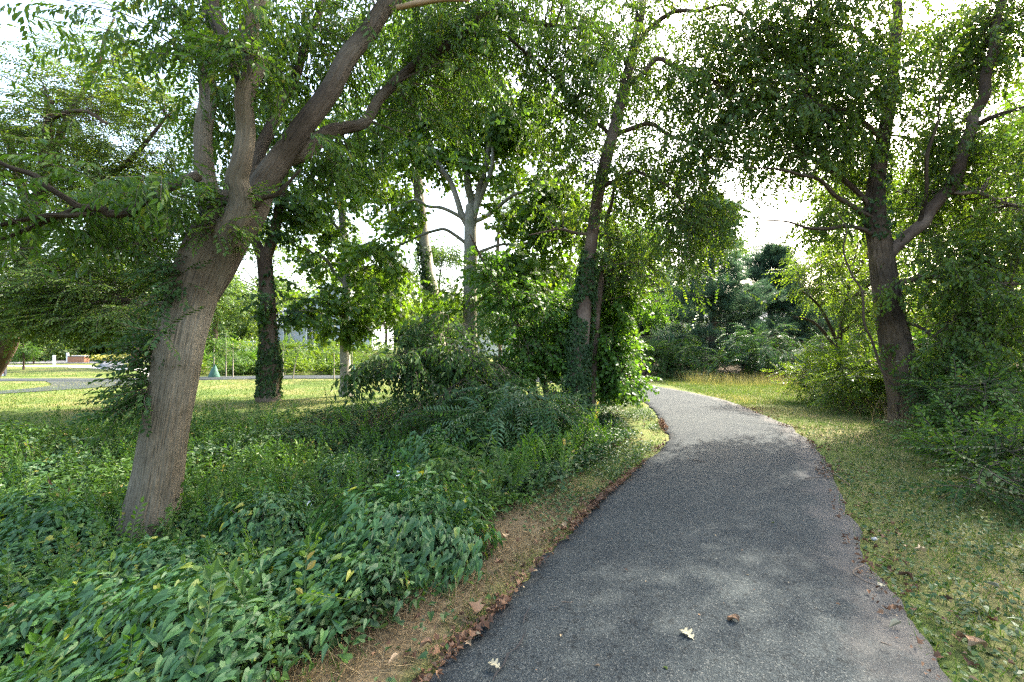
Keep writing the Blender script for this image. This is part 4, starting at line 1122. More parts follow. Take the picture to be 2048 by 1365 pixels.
wood_tree(1690, 13.2, 4.6, 1.7, 'sunny', 'sunny', 'sunlit yellow green tree beside the bleached grass', 401, n=84, low=.8, sc=(.9, 1.3))
wood_tree(1960, 13.0, 8.5, 2.6, 'birch', 'birch', 'leafy tree close behind the slanting pale limb', 402, n=84)
wood_tree(2120, 10.6, 8, 2.5, 'birch', 'bush', 'bright green tree at the right edge of the view', 403, n=84)
wood_tree(1850, 20.5, 9, 3, 'far', 'sunny', 'pale sunlit tree deep behind the rusty trunk', 404, n=77, sc=(.8, 1.1))
wood_tree(2010, 19, 12, 3.4, 'far', 'far', 'tall tree deep in the wood behind the slanting limb', 405, n=84, sc=(.8, 1.1))
wood_tree(2250, 16, 11, 3.4, 'far', 'far', 'tall tree beyond the right edge of the wood', 406, n=70, sc=(.8, 1.1))
wood_tree(1640, 30, 9, 3.4, 'far', 'far', 'hazy grey green tree behind the pines', 407, n=77, sc=(.8, 1.2), low=2)
wood_tree(1905, 26, 13, 4, 'far', 'far', 'tallest tree far back in the wood', 408, n=84, sc=(.8, 1.2))
wood_tree(2900, 5.5, 9.5, 3.8, 'birch', 'birch', 'unseen tree added past the right margin to shade the path', 409, n=105, low=3.5)  # out of view, added so its crown shades the near path
wood_tree(2340, 7.6, 9.5, 3.2, 'birch', 'birch', 'tall tree added just past the right margin to shade the path', 410, n=98, low=2.0)  # added off to the side to thicken the shade over the path

# understorey on the right
def ground_shrub(px, py, h, w, leaf, lm, label, seed, n=30, name='shrub', group='shrubs along the right verge', **k):
    b = gp(px, py); r = RNG(seed)
    bl = [(b + np.array([r.normal(0, w * .35), r.normal(0, w * .3), h * t]), np.array([w * .5, w * .5, h * .3]), n // 4) for t in (.3, .45, .65, .8)]
    kk = dict(m=8, rc=.22, droop=.1, sc=(.9, 1.5), flat=.3); kk.update(k)
    o = plant(name, b, label=label, cat='shrub', blobs=bl, leaf=leaf, lmat=lm, seed=seed, stems=5, group=group, **{a: c for a, c in kk.items()}) if False else plant(name, label, 'shrub', b, bl, leaf, lm, seed, 5, .25, group, **kk)
    return o


ground_shrub(1940, 880, 1.2, 1.0, 'shrub', 'dark', 'dark shrub right of the foot of the rusty tree', 421, 40)
ground_shrub(2010, 905, 1.0, 1.0, 'shrub', 'herb', 'shrub at the right edge above the creeping weeds', 422, 40)
ground_shrub(2015, 955, .6, .9, 'shrub', 'herb', 'low leafy shrub at the margin of the right verge', 423, 32)
ground_shrub(2120, 1010, .8, .9, 'shrub', 'dark', 'shrub cut by the right edge nearest the viewer', 424, 32)
ground_shrub(1925, 905, .45, .7, 'shrub', 'herb', 'knee high weeds between the dry stalks and the low shrub', 425, 28)
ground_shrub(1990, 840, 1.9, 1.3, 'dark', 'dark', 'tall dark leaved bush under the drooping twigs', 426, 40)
ground_shrub(1880, 815, 1.6, 1.3, 'bush', 'bush', 'green bush behind the foot of the rusty tree', 427, 40)
ground_shrub(1730, 826, 1.25, .9, 'shrub', 'sunny', 'sunlit feathery weed clump left of the rusty tree', 428, 44)
ground_shrub(1650, 800, 1.15, .9, 'shrub', 'sunny', 'sunlit weed clump at the tip of the bleached grass', 429, 44)
ground_shrub(1690, 812, 1.5, .9, 'sunny', 'sunny', 'sunlit leafy bush in the middle of the weed clumps', 430, 32)
ground_shrub(1770, 812, 1.5, .9, 'shrub', 'herb', 'half shaded bush touching the rusty trunk', 431, 36)

# dark sumac thicket and bushes at the end of the path
def row_shrub(px, d, h, w, leaf, lm, label, seed, n=36, name='sumac', **k):
    x = (px - CX) / F * d; b = np.array([x, d, float(hgt(x, d))]); r = RNG(seed)
    bl = [(b + np.array([r.normal(0, w * .3), r.normal(0, w * .3), h * t]), np.array([w * .6, w * .6, h * .25]), n // 4) for t in (.3, .5, .7, .85)]
    kk = dict(m=6, rc=.35, droop=.25, sc=(1.0, 1.5), flat=.5, sr=.03); kk.update(k)
    return plant(name, label, 'shrub', b, bl, leaf, lm, seed, 5, .5, 'bushes at the end of the path', **kk)


row_shrub(1480, 20.5, 2.3, 1.9, 'sumac', 'sumac', 'feathery bluish sumac right of the pine stem', 441, 44)
row_shrub(1570, 20.2, 2.2, 1.9, 'sumac', 'sumac', 'feathery sumac above the middle of the bleached grass', 442, 44)
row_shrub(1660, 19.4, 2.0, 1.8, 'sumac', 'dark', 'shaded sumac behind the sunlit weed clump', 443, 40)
row_shrub(1400, 21.5, 1.4, 1.7, 'shrub', 'dark', 'low dark bush in front of the pine stem', 444, 40, 'bush', m=8, sc=(1.4, 2))
row_shrub(1330, 22.0, 2.1, 1.7, 'sumac', 'herb', 'light green bush left of the pine stem', 445, 40, 'bush')
row_shrub(1280, 23.0, 2.0, 1.7, 'shrub', 'herb', 'bush where the path leaves view', 446, 40, 'bush', m=8, sc=(1.4, 2))
row_shrub(1530, 21.8, 1.2, 1.7, 'shrub', 'dark', 'low bush between the two bluish sumacs', 447, 36, 'bush', m=8, sc=(1.4, 2))


def pine(px, d, top, w, label, seed, lean=0.0, nb=84, sc=(1.3, 2.0)):
    x = (px - CX) / F * d; b = np.array([x, d, 0.0]); r = RNG(seed)
    root = thing('pine_tree', b, label, 'tree', 'pines at the end of the path')
    mb = MB(); p, q = tube(mb, np.array([b + [0, 0, -.1], b + [lean * .3, 0, top * .4], b + [lean, 0, top]]), np.array([.24, .15, .02]), 12, 30, 0, .008, seed, .3)
    mb.build('trunk', M['barkdark'], root, True)
    mc = MB(); pos = []; fw = []
    for k in range(nb):
        t = r.uniform(.07, .98); i = int(t * 29); a = r.uniform(0, 2 * PI); L = w * (1.08 - t) ** .75 * r.uniform(.55, 1.1)
        e = p[i] + np.array([math.cos(a) * L, math.sin(a) * L, L * r.uniform(.05, .4)])
        c, _ = tube(mc, np.array([p[i], .5 * p[i] + .5 * e + [0, 0, -.06 * L], e]), np.array([.035, .022, .008]), 4, 8, 1, cap=False)
        for s in range(26):
            tt = r.uniform(.3, 1.02); c0 = p[i] * (1 - tt) + e * tt + np.array([0, 0, -.06 * L * 2 * tt * (1 - tt)])
            o = np.array([r.normal(0, 1), r.normal(0, 1), r.normal(.1, .35)]); c0 = c0 + o * .30 * (1.1 - tt * .4)
            for u in range(3):
                pos.append(c0 + r.normal(0, .1, 3)); fw.append(o * .5 + (e - p[i]) / L * .6 + np.array([0, 0, .35]) + r.normal(0, .3, 3))
    pos = np.array(pos); fw = np.array(fw); R = frames(fw, r.normal(0, 1, fw.shape)); pk = r.integers(0, 5, len(pos)); rn = np.clip(r.normal(.5, .2, len(pos)), 0, 1)
    for k, t in enumerate(SP['pine']):
        wv = pk == k; inst(mc, t, pos[wv], R[wv], r.uniform(*sc, wv.sum()), rn[wv])
    mc.build('crown', [M['pine'], M['twig']], root)


pine(1425, 24.5, 9.6, 3.4, 'bluish pine standing straight ahead where the path bends', 461)
pine(1540, 27.5, 7.6, 4.0, 'bluish pine right of the one at the bend', 462)
pine(1300, 31, 9.2, 3.8, 'hazy pine set back behind the bushy maple', 463)

wood_tree(1420, 37, 10.5, 4.2, 'far', 'far', 'hazy tree rising behind the pine at the bend', 464, n=84, sc=(1, 1.5))
wood_tree(1545, 36, 9, 4, 'far', 'far', 'hazy tree showing between the pines and the rusty tree', 465, n=84, sc=(1, 1.5))
wood_tree(1260, 27, 8.5, 3.2, 'far', 'bush', 'bright tree behind the bushy maple where the path turns', 466, n=84, sc=(.9, 1.2))
wood_tree(1180, 33, 16, 4.5, 'far', 'far', 'very tall pale tree behind the birch', 467, n=98, sc=(.9, 1.3), low=4)
wood_tree(1340, 34, 15, 4.2, 'far', 'sunny', 'tall sunlit tree behind the pine at the bend', 468, n=84, sc=(.9, 1.3), low=5)
wood_tree(1720, 29, 15, 4.2, 'far', 'sunny', 'tall sunlit tree rising above the sumacs', 469, n=98, sc=(.9, 1.3), low=3)
# ------------------------------------------------------------------ beyond the lawn
wood_far = []
def lawn_tree(px, d, top, w, label, seed, lm='far', n=77, low=2.0, name='lawn_tree'):
    r = wood_tree(px, d, top, w, 'far', lm, label, seed, n=n, name=name, sc=(1.0, 1.5), low=low)
    r['group'] = 'trees beyond the lawn'
    return r


lawn_tree(437, 33, 8.5, 3.4, 'rounded tree with a dark stem behind the juniper bank', 501)
lawn_tree(520, 38, 11, 4, 'large sunlit tree behind the lattice fence', 502, 'sunny')
lawn_tree(770, 33, 5.5, 2.6, 'yellow green tree beside the grey house', 503, 'sunny', low=1)
lawn_tree(1000, 36, 8, 3.6, 'tree behind the grey maple on the far side of the lawn', 504)
lawn_tree(1130, 30, 7, 3.4, 'tree behind the ivy black trunk on the far side of the lawn', 505)
lawn_tree(880, 40, 9, 3.6, 'tree rising behind the roof of the far house', 506)
lawn_tree(300, 44, 10, 4, 'dark tree seen past the big leaning trunk', 507)
lawn_tree(170, 58, 9, 4.5, 'hazy bluish spruce dark tree across the street', 508, 'pine', low=.8)
lawn_tree(240, 60, 8, 4.5, 'second hazy bluish tree across the street', 509, 'pine', low=.8)
lawn_tree(1000, 44, 17, 5, 'tall tree filling the sky behind the grey maple', 511, 'far', n=98, low=4)
lawn_tree(690, 48, 15, 5, 'tall pale tree far behind the slim young maple', 512, 'sunny', n=91, low=4)
lawn_tree(270, 30, 12, 3.6, 'tall light tree behind the spreading tree', 513, 'sunny', n=91, low=4)
lawn_tree(-140, 30, 10, 4, 'tree beyond the left edge of the lawn', 510)

# far woodland that closes the horizon: one mass
g = MB(); r = RNG(77); pos = []
for k in range(150):
    a = rad(r.uniform(-62, 62)); d = r.uniform(62, 95); h = r.uniform(5.5, 10.5) * (1 if abs(math.degrees(a)) > 0 else .8); w = r.uniform(2.6, 4.4)
    c = np.array([math.sin(a) * d, math.cos(a) * d, 0])
    if -48 < math.degrees(a) < -40: h *= .55
    tube(g, np.array([c, c + [0, 0, h * .7]]), np.array([.25, .08]), 5, 4, 1)
    for j in range(9):
        bc = c + np.array([r.normal(0, w * .45), r.normal(0, w * .45), r.uniform(.15, .95) * h]); n = 70
        dd = r.normal(size=(n, 3)); dd /= np.linalg.norm(dd, axis=1, keepdims=True)
        pos.append(bc + dd * np.array([w * .5, w * .5, h * .16]) * (r.uniform(0, 1, (n, 1)) ** .4))
pos = np.concatenate(pos); R = frames(r.normal(0, 1, pos.shape), r.normal(0, .5, pos.shape) + np.array([0, 0, 1])); pk = r.integers(0, 5, len(pos)); rn = np.clip(r.normal(.5, .2, len(pos)), 0, 1)
CL = variants(lambda q: spray_t(leaf_diamond(.34, .26), q, 5, .9, .3, (30, 90), .4, 0, .7), 5, 70)
for k, t in enumerate(CL):
    w = pk == k; inst(g, t, pos[w], R[w], r.uniform(.8, 1.5, w.sum()), rn[w])
tag(g.build('far_woodland', [M['far'], M['barkdark']]), kind='stuff')


# ------------------------------------------------------------------ juniper bank, hedge, saplings, bags
def low_bush(px, d, h, w, lm, label, seed, leaf='juniper', name='juniper', n=16):
    x = (px - CX) / F * d; b = np.array([x, d, float(hgt(x, d))]); r = RNG(seed)
    bl = [(b + np.array([r.normal(0, w * .4), r.normal(0, w * .3), h * t]), np.array([w * .6, w * .5, h * .35]), n // 2) for t in (.35, .65)]
    return plant(name, label, 'shrub', b, bl, leaf, lm, seed, 3, .4, 'low junipers on the bank', m=9, rc=.3, flat=.7, droop=-.05, sc=(1.0, 1.6))


r = RNG(8)
JL = ['low pale juniper on the bank behind the green watering bag', 'low pale juniper on the bank between the two ivy trunks', 'low juniper on the bank under the grey house']
k = 0
for row, (d, h) in enumerate(((24.6, .7), (26.3, .8), (28.2, .8))):
    for px in np.arange(395 + row * 14, 735, 44):
        low_bush(px + r.normal(0, 6), d + r.normal(0, .25), h, 1.2, ('sunny', 'herb', 'sunny', 'bush')[r.integers(0, 4)], JL[0 if px < 470 else 1 if px < 600 else 2], 600 + k, n=14); k += 1
low_bush(420, 33, 1.1, 2.2, 'far', 'clipped dark hedge behind the bank beside the dark stem', 660, 'shrub', 'hedge', 30)
low_bush(800, 23.9, 1.3, 1.8, 'dark', 'dark bush between the pavement and the yellow green tree', 661, 'shrub', 'bush', 40)
low_bush(860, 25.0, 1.5, 1.8, 'dark', 'dark bush behind the tall grey ivy tree', 662, 'shrub', 'bush', 40)


def sapling(px, py, top, label, seed, lm='herb', n=8, bag=False, lean=0.0):
    b = gp(px, py); r = RNG(seed); d = b[1]
    root = thing('planted_sapling', b, label, 'sapling', 'newly planted saplings along the pavement')
    mb = MB(); p, q = tube(mb, np.array([b + [0, 0, -.05], b + [lean * .4, 0, top * .5], b + [lean, 0, top]]), np.array([.035, .028, .008]), 6, 12); mb.build('trunk', M['barkgrey'], root, True)
    mc = MB(); crown(mc, (p[5:], q[5:]), [(b + np.array([lean, 0, top * .8]), np.array([.35, .35, top * .3]), n)], SP['shrub'], seed, m=4, rc=.2, tw=.005, sc=(1, 1.6))
    mc.build('crown', [M[lm], M['twig']], root)
    return root


sapling(452, 755, 2.1, 'thin planted sapling just right of the green watering bag', 701)
sapling(466, 757, 1.7, 'short thin sapling second from the green watering bag', 702)
sapling(566, 758, 1.7, 'thin sapling right behind the forked ivy trunk', 703)
sapling(585, 759, 1.6, 'thin tilted sapling in front of the low junipers', 704, lean=.35)
sapling(668, 761, 1.6, 'thin pale sapling left of the slim young maple', 705)
sapling(428, 757, 1.9, 'thin sapling standing in a green watering bag', 706, n=5)
sapling(704, 764, 1.9, 'thin sapling standing in the bag behind the slim maple', 707, n=5)
bagm = plainmat('green_bag_cloth', (.035, .10, .07), .55, .2, 8, .2)


def bag(px, py, w, h, label, seed):
    b = gp(px, py, .01); r = RNG(seed); n = 14
    prof = [(1.0, 0), (1.02, .1), (.9, .3), (.72, .5), (.5, .72), (.26, .9), (.16, 1.0), (.2, 1.06)]
    v = []
    for s, z in prof:
        for k in range(n):
            a = k * 2 * PI / n; f = 1 + .12 * math.sin(a * 3 + z * 2 + seed) * (1 - z * .5) + r.normal(0, .025)
            v.append(b + np.array([math.cos(a) * w / 2 * s * f + .05 * z * z, math.sin(a) * w / 2 * s * f, z * h]))
    q = [[i * n + k, i * n + (k + 1) % n, i * n + n + (k + 1) % n, i * n + n + k] for i in range(len(prof) - 1) for k in range(n)]
    m = MB(); m.add(v, [(q, 0), ([[k for k in range(n)][::-1]], 0)])
    tag(m.build('watering_bag', bagm, None, True), label, 'watering bag', 'watering bags')


bag(428, 757, .46, .62, 'green tree watering bag standing by the pavement left of the forked ivy trunk', 1)
bag(706, 766, .34, .72, 'dark green watering bag half hidden behind the slim young maple', 2)

# lattice fence on the bank
fx0, fx1 = P(480, 700, 30.3)[0], P(534, 700, 30.3)[0]; fy = 30.3; fz = float(hgt((fx0 + fx1) / 2, fy))
fence = thing('lattice_fence', ((fx0 + fx1) / 2, fy, fz), 'pale grey lattice fence on top of the juniper bank', 'fence')
wf = plainmat('weathered_white_wood', (.5, .5, .49), .8, .12)
m = MB(); L = fx1 - fx0
for k in range(15):
    a = fx0 + k * L / 14
    for s in (-1, 1):
        x0, x1 = a, a + s * .34
        if min(x0, x1) < fx0 - .01 or max(x0, x1) > fx1 + .01: continue
        v = np.array([[x0, fy + .006 * s, fz + .12], [x0 + .035, fy + .006 * s, fz + .12], [x1 + .035, fy + .006 * s, fz + .62], [x1, fy + .006 * s, fz + .62]])
        v = np.concatenate([v, v + [0, .008, 0]])
        m.add(v, [([[0, 1, 2, 3], [7, 6, 5, 4], [0, 4, 5, 1], [2, 6, 7, 3], [1, 5, 6, 2], [0, 3, 7, 4]], 0)])
m.build('lattice', wf, fence)
m = MB(); m.box(((fx0 + fx1) / 2, fy, fz + .66), (L + .1, .06, .07)); m.box(((fx0 + fx1) / 2, fy, fz + .09), (L + .1, .06, .05)); m.build('rail', wf, fence)
for k in range(3):
    m = MB(); m.box((fx0 + k * L / 2, fy - .05, fz + .33), (.09, .09, .8)); m.build('post', wf, fence)

# ------------------------------------------------------------------ houses glimpsed through the leaves
shing = plainmat('grey_shingle', (.23, .24, .26), .85, .18, 14, .2)
sid = plainmat('grey_siding', (.42, .44, .48), .75, .06, 3)
white = plainmat('white_trim', (.72, .72, .70), .6, .05)
cream = plainmat('cream_wall', (.62, .58, .50), .8, .08, 3)
brick = plainmat('orange_brick', (.42, .20, .11), .85, .25, 12)
glass = plainmat('window_glass', (.05, .06, .07), .1, .2, 2, 0, .6)


def house(c, w, dp, eave, ridge, label, name='house', wall=sid, roof=shing, gable_front=True, low=None, wins=2):
    x, y = c; z = float(hgt(x, y))
    root = thing(name, (x, y, z), label, 'house')
    m = MB(); hw, hd = w / 2, dp / 2
    if gable_front:
        v = [(-hw, -hd, 0), (hw, -hd, 0), (hw, -hd, eave), (0, -hd, ridge), (-hw, -hd, eave), (-hw, hd, 0), (hw, hd, 0), (hw, hd, eave), (0, hd, ridge), (-hw, hd, eave)]
        fs = [([[0, 1, 2, 3, 4], [9, 8, 7, 6, 5]], 0), ([[1, 6, 7, 2], [5, 0, 4, 9]], 0)]
    else:
        v = [(-hw, -hd, 0), (hw, -hd, 0), (hw, -hd, eave), (-hw, -hd, eave), (-hw, hd, 0), (hw, hd, 0), (hw, hd, eave), (-hw, hd, eave), (-hw, 0, ridge), (hw, 0, ridge)]
        fs = [([[0, 1, 2, 3], [5, 4, 7, 6]], 0), ([[1, 5, 6, 9, 2], [4, 0, 3, 8, 7]], 0)]
    m.add(np.array(v) + [x, y, z], fs); m.build('wall', wall, root)
    m = MB(); o = .35; th = .14; dz = (ridge - eave) / (hw if gable_front else hd) * o
    for s in (-1, 1):
        if gable_front:
            pr = [(s * (hw + o), eave - dz), (0, ridge + .02)]
            vv = [(px_, yy, zz + t) for t in (.03, .03 + th) for yy in (-hd - o, hd + o) for px_, zz in pr]
        else:
            pr = [(s * (hd + o), eave - dz), (0, ridge + .02)]
            vv = [(xx, py_, zz + t) for t in (.03, .03 + th) for xx in (-hw - o, hw + o) for py_, zz in pr]
        m.add(np.array(vv) + [x, y, z], [([[0, 2, 3, 1], [4, 5, 7, 6], [0, 1, 5, 4], [2, 6, 7, 3], [0, 4, 6, 2], [1, 3, 7, 5]], 0)])
    rf = m.build('roof', roof, root)
    if gable_front:
        m = MB()
        for s in (-1, 1):
            a = np.array([s * (hw + o + .02), -hd - o - .03, eave - dz + .0]); b2 = np.array([0, -hd - o - .03, ridge + .05])
            vv = np.array([a, b2, b2 + [0, 0, .2], a + [0, 0, .2]]); vv = np.concatenate([vv - [0, .04, 0], vv]) + [x, y, z]
            m.add(vv, [([[0, 1, 2, 3], [7, 6, 5, 4], [0, 4, 5, 1], [3, 2, 6, 7]], 0)])
        m.build('rake_board', white, root)
    for k in range(wins):
        wx = x + (k - (wins - 1) / 2) * w * .42
        m = MB()
        for bx, bz, sx, sz in ((0, -.62, 1.04, .09), (0, .62, 1.04, .09), (-.48, 0, .08, 1.15), (.48, 0, .08, 1.15), (0, 0, .05, 1.15), (0, 0, .88, .05)):
            m.box((wx + bx, y - hd - .035, z + eave * .55 + bz), (sx, .06, sz))
        f = m.build('window', white, root)
        m = MB(); m.box((wx, y - hd - .012, z + eave * .55), (.88, .02, 1.15)); m.build('pane', glass, f)
    if low:
        m = MB(); m.box((x, y - hd - .08, z + .45), (w + .06, .14, .9)); m.build('brick_base', low, root)
    return root


house((-15.6, 42.5), 7.2, 7, 2.7, 5.6, 'grey sided house with a white edged gable behind the slim young maple')
house((-19.6, 46), 6, 7, 2.4, 4.2, 'grey shingled house wing behind the juniper bank', gable_front=False, wall=sid)
house((-2.4, 47), 5.5, 7, 2.8, 5.3, 'pale gabled house glimpsed beside the grey maple trunk', wall=white)
house((21.5, 43), 9, 7, 3.0, 4.6, 'cream house with an orange brick base behind the pines', gable_front=False, wall=cream, low=brick)
wb = house((-70, 66), 26, 10, 4.2, 5.2, 'long bright white building across the street past the left edge', gable_front=False, wall=white, wins=4)

# arched pillar gateway in front of it
stone = plainmat('pale_grey_stone', (.42, .42, .41), .85, .15)
gx, gy = P(22, 720, 46)[:2]
gate = thing('pillar_gateway', (gx, gy, 0), 'pair of grey stone pillars under a small pale arch across the street', 'gateway')
for s in (-1, 1):
    m = MB(); m.box((gx + s * .95, gy, .75), (.75, .6, 1.5)); m.box((gx + s * .95, gy, 1.57), (.9, .75, .14)); m.build('pillar', stone, gate)
m = MB(); a = np.linspace(0, PI, 13); ring = []
for t in a:
    for rr_, yy in ((1.25, -.2), (1.25, .2), (.85, .2), (.85, -.2)):
        ring.append((gx + math.cos(t) * rr_, gy + yy, 1.645 + math.sin(t) * rr_ * .95))
m.add(ring, [([[i * 4 + k, i * 4 + (k + 1) % 4, i * 4 + 4 + (k + 1) % 4, i * 4 + 4 + k] for i in range(12) for k in range(4)], 0), ([[0, 3, 2, 1], [48, 49, 50, 51]], 0)]); m.build('arch', white, gate)

# red notice board
red = plainmat('red_board', (.55, .03, .07), .5, .08)
sgx, sgy = P(-14, 740, 23.2)[:2]; zb = CAMZ + (HY - 753) / F * 23.2
sign = thing('notice_board', (sgx, sgy, 0), 'red notice board with rows of small white lettering at the left edge', 'sign')
bw, bh = 1.15, .62
m = MB(); m.box((sgx, sgy, zb + bh / 2), (bw, .04, bh)); pan = m.build('panel', red, sign)
m = MB(); m.box((sgx, sgy - .026, zb + .075), (bw - .01, .012, .13)); m.build('white_strip', white, pan)
rr = RNG(4)
m = MB()
for row, hh in ((.52, .05), (.43, .05), (.33, .06), (.24, .05)):
    xx = -bw / 2 + .06
    while xx < bw / 2 - .1:
        ww = rr.uniform(.02, .045); st = rr.integers(0, 3)
        # letter-like strokes: stems and bars
        m.box((sgx + xx, sgy - .024, zb + row), (.012, .008, hh))
        if st: m.box((sgx + xx + ww * .5, sgy - .0245, zb + row + (hh * .42 if st == 1 else 0)), (ww, .008, .011))
        if st == 2: m.box((sgx + xx + ww, sgy - .0238, zb + row), (.011, .008, hh))
        xx += ww + rr.choice([.022, .022, .06])
m.build('lettering', white, pan)
iron = plainmat('dark_iron', (.03, .035, .045), .5, .2)
for s in (-1, 1):
    m = MB(); m.box((sgx + s * (bw / 2 + .03), sgy, zb / 2 + .36), (.05, .06, zb + .78)); m.box((sgx + s * (bw / 2 + .03), sgy, zb + .80), (.075, .085, .04)); m.build('post', iron, sign)
bx, by = P(11, 725, 24.4)[:2]
mbx = thing('letter_box', (bx, by, 0), 'dark blue box on a post right behind the red notice board', 'box')
m = MB()
prof = [(-.16, .85), (.16, .85), (.16, 1.05), (.11, 1.12), (-.11, 1.12), (-.16, 1.05)]
v = [(bx + a, by + s * .2, zz) for s in (-1, 1) for a, zz in prof]
m.add(v, [([[0, 1, 2, 3, 4, 5], [11, 10, 9, 8, 7, 6]], 0), ([[k, k + 6, (k + 1) % 6 + 6, (k + 1) % 6] for k in range(6)], 0)]); m.build('body', plainmat('blue_paint', (.015, .03, .06), .4, .1), mbx)
m = MB(); m.box((bx, by, .425), (.07, .07, .85)); m.build('post', iron, mbx)

# boulders, brick planter, posts, flower bed, street tree
rockm = plainmat('granite', (.20, .195, .19), .9, .3, 3, .5)


def boulder(px, py, w, h, label, seed):
    b = gp(px, py); r = RNG(seed); n1, n2 = 18, 11; v = []
    for i in range(n2):
        ph = PI * (i + .5) / n2 * .62
        for k in range(n1):
            a = k * 2 * PI / n1; d = np.array([math.sin(ph) * math.cos(a), math.sin(ph) * math.sin(a), math.cos(ph) - .32])
            f = 1 + .35 * (vnoise(d[0] * 2.2 + 5 + seed, d[1] * 2.2 + d[2] * 1.7 + 5, seed) - .5) + .12 * (vnoise(d[0] * 6 + 9, d[1] * 6 + d[2] * 5 + 9, seed) - .5)
            v.append(b + d * f * np.array([w / 2, w * .35, h * 1.4]))
    q = [[i * n1 + k, i * n1 + n1 + k, i * n1 + n1 + (k + 1) % n1, i * n1 + (k + 1) % n1] for i in range(n2 - 1) for k in range(n1)]
    m = MB(); m.add(v, [(q, 0), ([list(range(n1))], 0)]); tag(m.build('boulder', rockm, None, True), label, 'rock', 'boulders by the far footpath')


boulder(216, 737, 1.5, .42, 'long low pale boulder beside the far footpath', 1)
boulder(238, 736, 1.0, .36, 'smaller rough boulder right of the long pale one', 2)
bpx_, bpy_ = P(157, 725, 41)[:2]
wl = thing('brick_planter', (bpx_, bpy_, 0), 'low reddish brick planter wall beside the yellow flowers', 'planter')
m = MB(); m.box((bpx_, bpy_, .28), (1.5, .5, .56)); m.build('wall', brick, wl)
m = MB(); m.box((bpx_, bpy_, .6), (1.6, .6, .08)); m.build('coping', stone, wl)
g = MB(); r = RNG(12); n = 2600; x = r.uniform(*sorted((P(172, 720, 45)[0], P(262, 720, 45)[0])), n); y = r.uniform(43, 49, n)
flatleaves(g, x, y, r, [leaf_oval(.22, .12), leaf_diamond(.2, .14)], .7, 1.3, .8, .0, None, r.uniform(.15, .55, n)); tag(g.build('flower_bed', [M['yellow']]), kind='stuff')
for px, py, top, lb in ((108, 730, .75, 'short white post at the edge of the far road'), (135, 725, .85, 'white post on the far road beside the brick planter')):
    b = gp(px, py); m = MB(); tube(m, np.array([b + [0, 0, -.05], b + [0, 0, top * .7], b + [0, 0, top - .02], b + [0, 0, top]]), np.array([.10, .10, .10, .07]), 12, 14)
    tag(m.build('white_post', white, None, True), lb, 'post', 'white posts by the far road')


def street_tree(px, py, top, w, lm, label, seed):
    b = gp(px, py); root = thing('small_tree', b, label, 'tree', 'small trees on the far lawn'); r = RNG(seed)
    m = MB(); p, q = tube(m, np.array([b + [0, 0, -.05], b + [0.02, 0, top * .5], b + [0, 0, top * .95]]), np.array([.06, .045, .012]), 8, 16); m.build('trunk', M['barkdark'], root, True)
    mc = MB(); crown(mc, (p[6:], q[6:]), [(b + np.array([0, 0, top * .66]), np.array([w * .5, w * .5, top * .3]), 26)], SP['shrub'], seed, m=7, rc=.22, tw=.006, sc=(1.2, 2.0), floor=b[2] + top * .33)
    mc.build('crown', [M[lm], M['twig']], root)


street_tree(47, 740, 1.75, .95, 'bush', 'small round headed green tree on the sunny far lawn', 801)
street_tree(67, 728, 1.7, 1.0, 'far', 'pale thin tree behind the small green one', 802)

# ------------------------------------------------------------------ single fallen leaves, twigs and stones
def on_path(px, py, z=.062):
    d = (CAMZ - z) * F / (py - HY); return np.array([(px - CX) / F * d, d, z])


def oak_leaf(l):
    h = [(.02, 0), (.05, .12), (.22, .16), (.3, .26), (.1, .3), (.12, .38), (.4, .46), (.46, .6), (.16, .56), (.14, .64), (.34, .8), (.28, .9), (.1, .8), (0, 1.0)]
    pts = [(x, y) for x, y in h] + [(-x, y) for x, y in reversed(h[:-1])]; n = len(pts)
    v = [(x * l, y * l, abs(x) * .3 * l + .1 * l * math.sin(y * 3)) for x, y in pts] + [(0, y * l, .1 * l * math.sin(y * 3)) for y in (.15, .35, .6, .8)]
    def near(i):
        return n + int(np.argmin([abs(pts[i][1] - t) for t in (.15, .35, .6, .8)]))
    f = []
    for i in range(n):
        j = (i + 1) % n; a, b = near(i), near(j)
        f.append([i, j, a])
        if a != b: f.append([j, b, a])
    return T(v, [(np.array(f), 0)], np.full(len(v), .5))


def one_leaf(px, py, t, s, rz, mat, rnd, label, onp=True, tilt=.1):
    b = on_path(px, py) if onp else gp(px, py, .05)
    m = MB(); R = rotm((0, 0, 1), rz) @ rotm((1, 0, 0), tilt) @ rotm((0, 1, 0), tilt * .7)
    q = tr_t(t, R, b, s); m.add(q.v, q.f, rnd)
    o = m.build('fallen_leaf', [M[mat]]); tag(o, label, 'leaf', 'fallen leaves')
    md = o.modifiers.new('solid', 'SOLIDIFY'); md.thickness = .0012; md.offset = 1
    return o


OAK = oak_leaf(.09); MAP = leaf_maple(.085, .5); OV = leaf_oval(.052, .024, .5, .35)
CURL = tr_t(T([(x * .034 * (1 - abs(2 * y - 1) ** 2.2), y * .06, .018 * abs(x) ** 1.5 + .012 * math.sin(y * 5 + x)) for y in np.linspace(0, 1, 8) for x in np.linspace(-1, 1, 6)], [(np.array([[a * 6 + b, a * 6 + b + 1, a * 6 + b + 7, a * 6 + b + 6] for a in range(7) for b in range(5)]), 0)], np.full(48, .5)), np.eye(3), (0, 0, 0))
one_leaf(1388, 1281, OAK, .95, .5, 'paleleaf', .5, 'pale lobed oak leaf lying on the open asphalt')
one_leaf(1478, 1244, CURL, 1, 1.2, 'litter', .78, 'curled tan leaf on the asphalt beyond the pale oak leaf')
one_leaf(1335, 1340, OV, .6, .4, 'yellow', .1, 'small ochre leaf on the asphalt nearest the viewer')
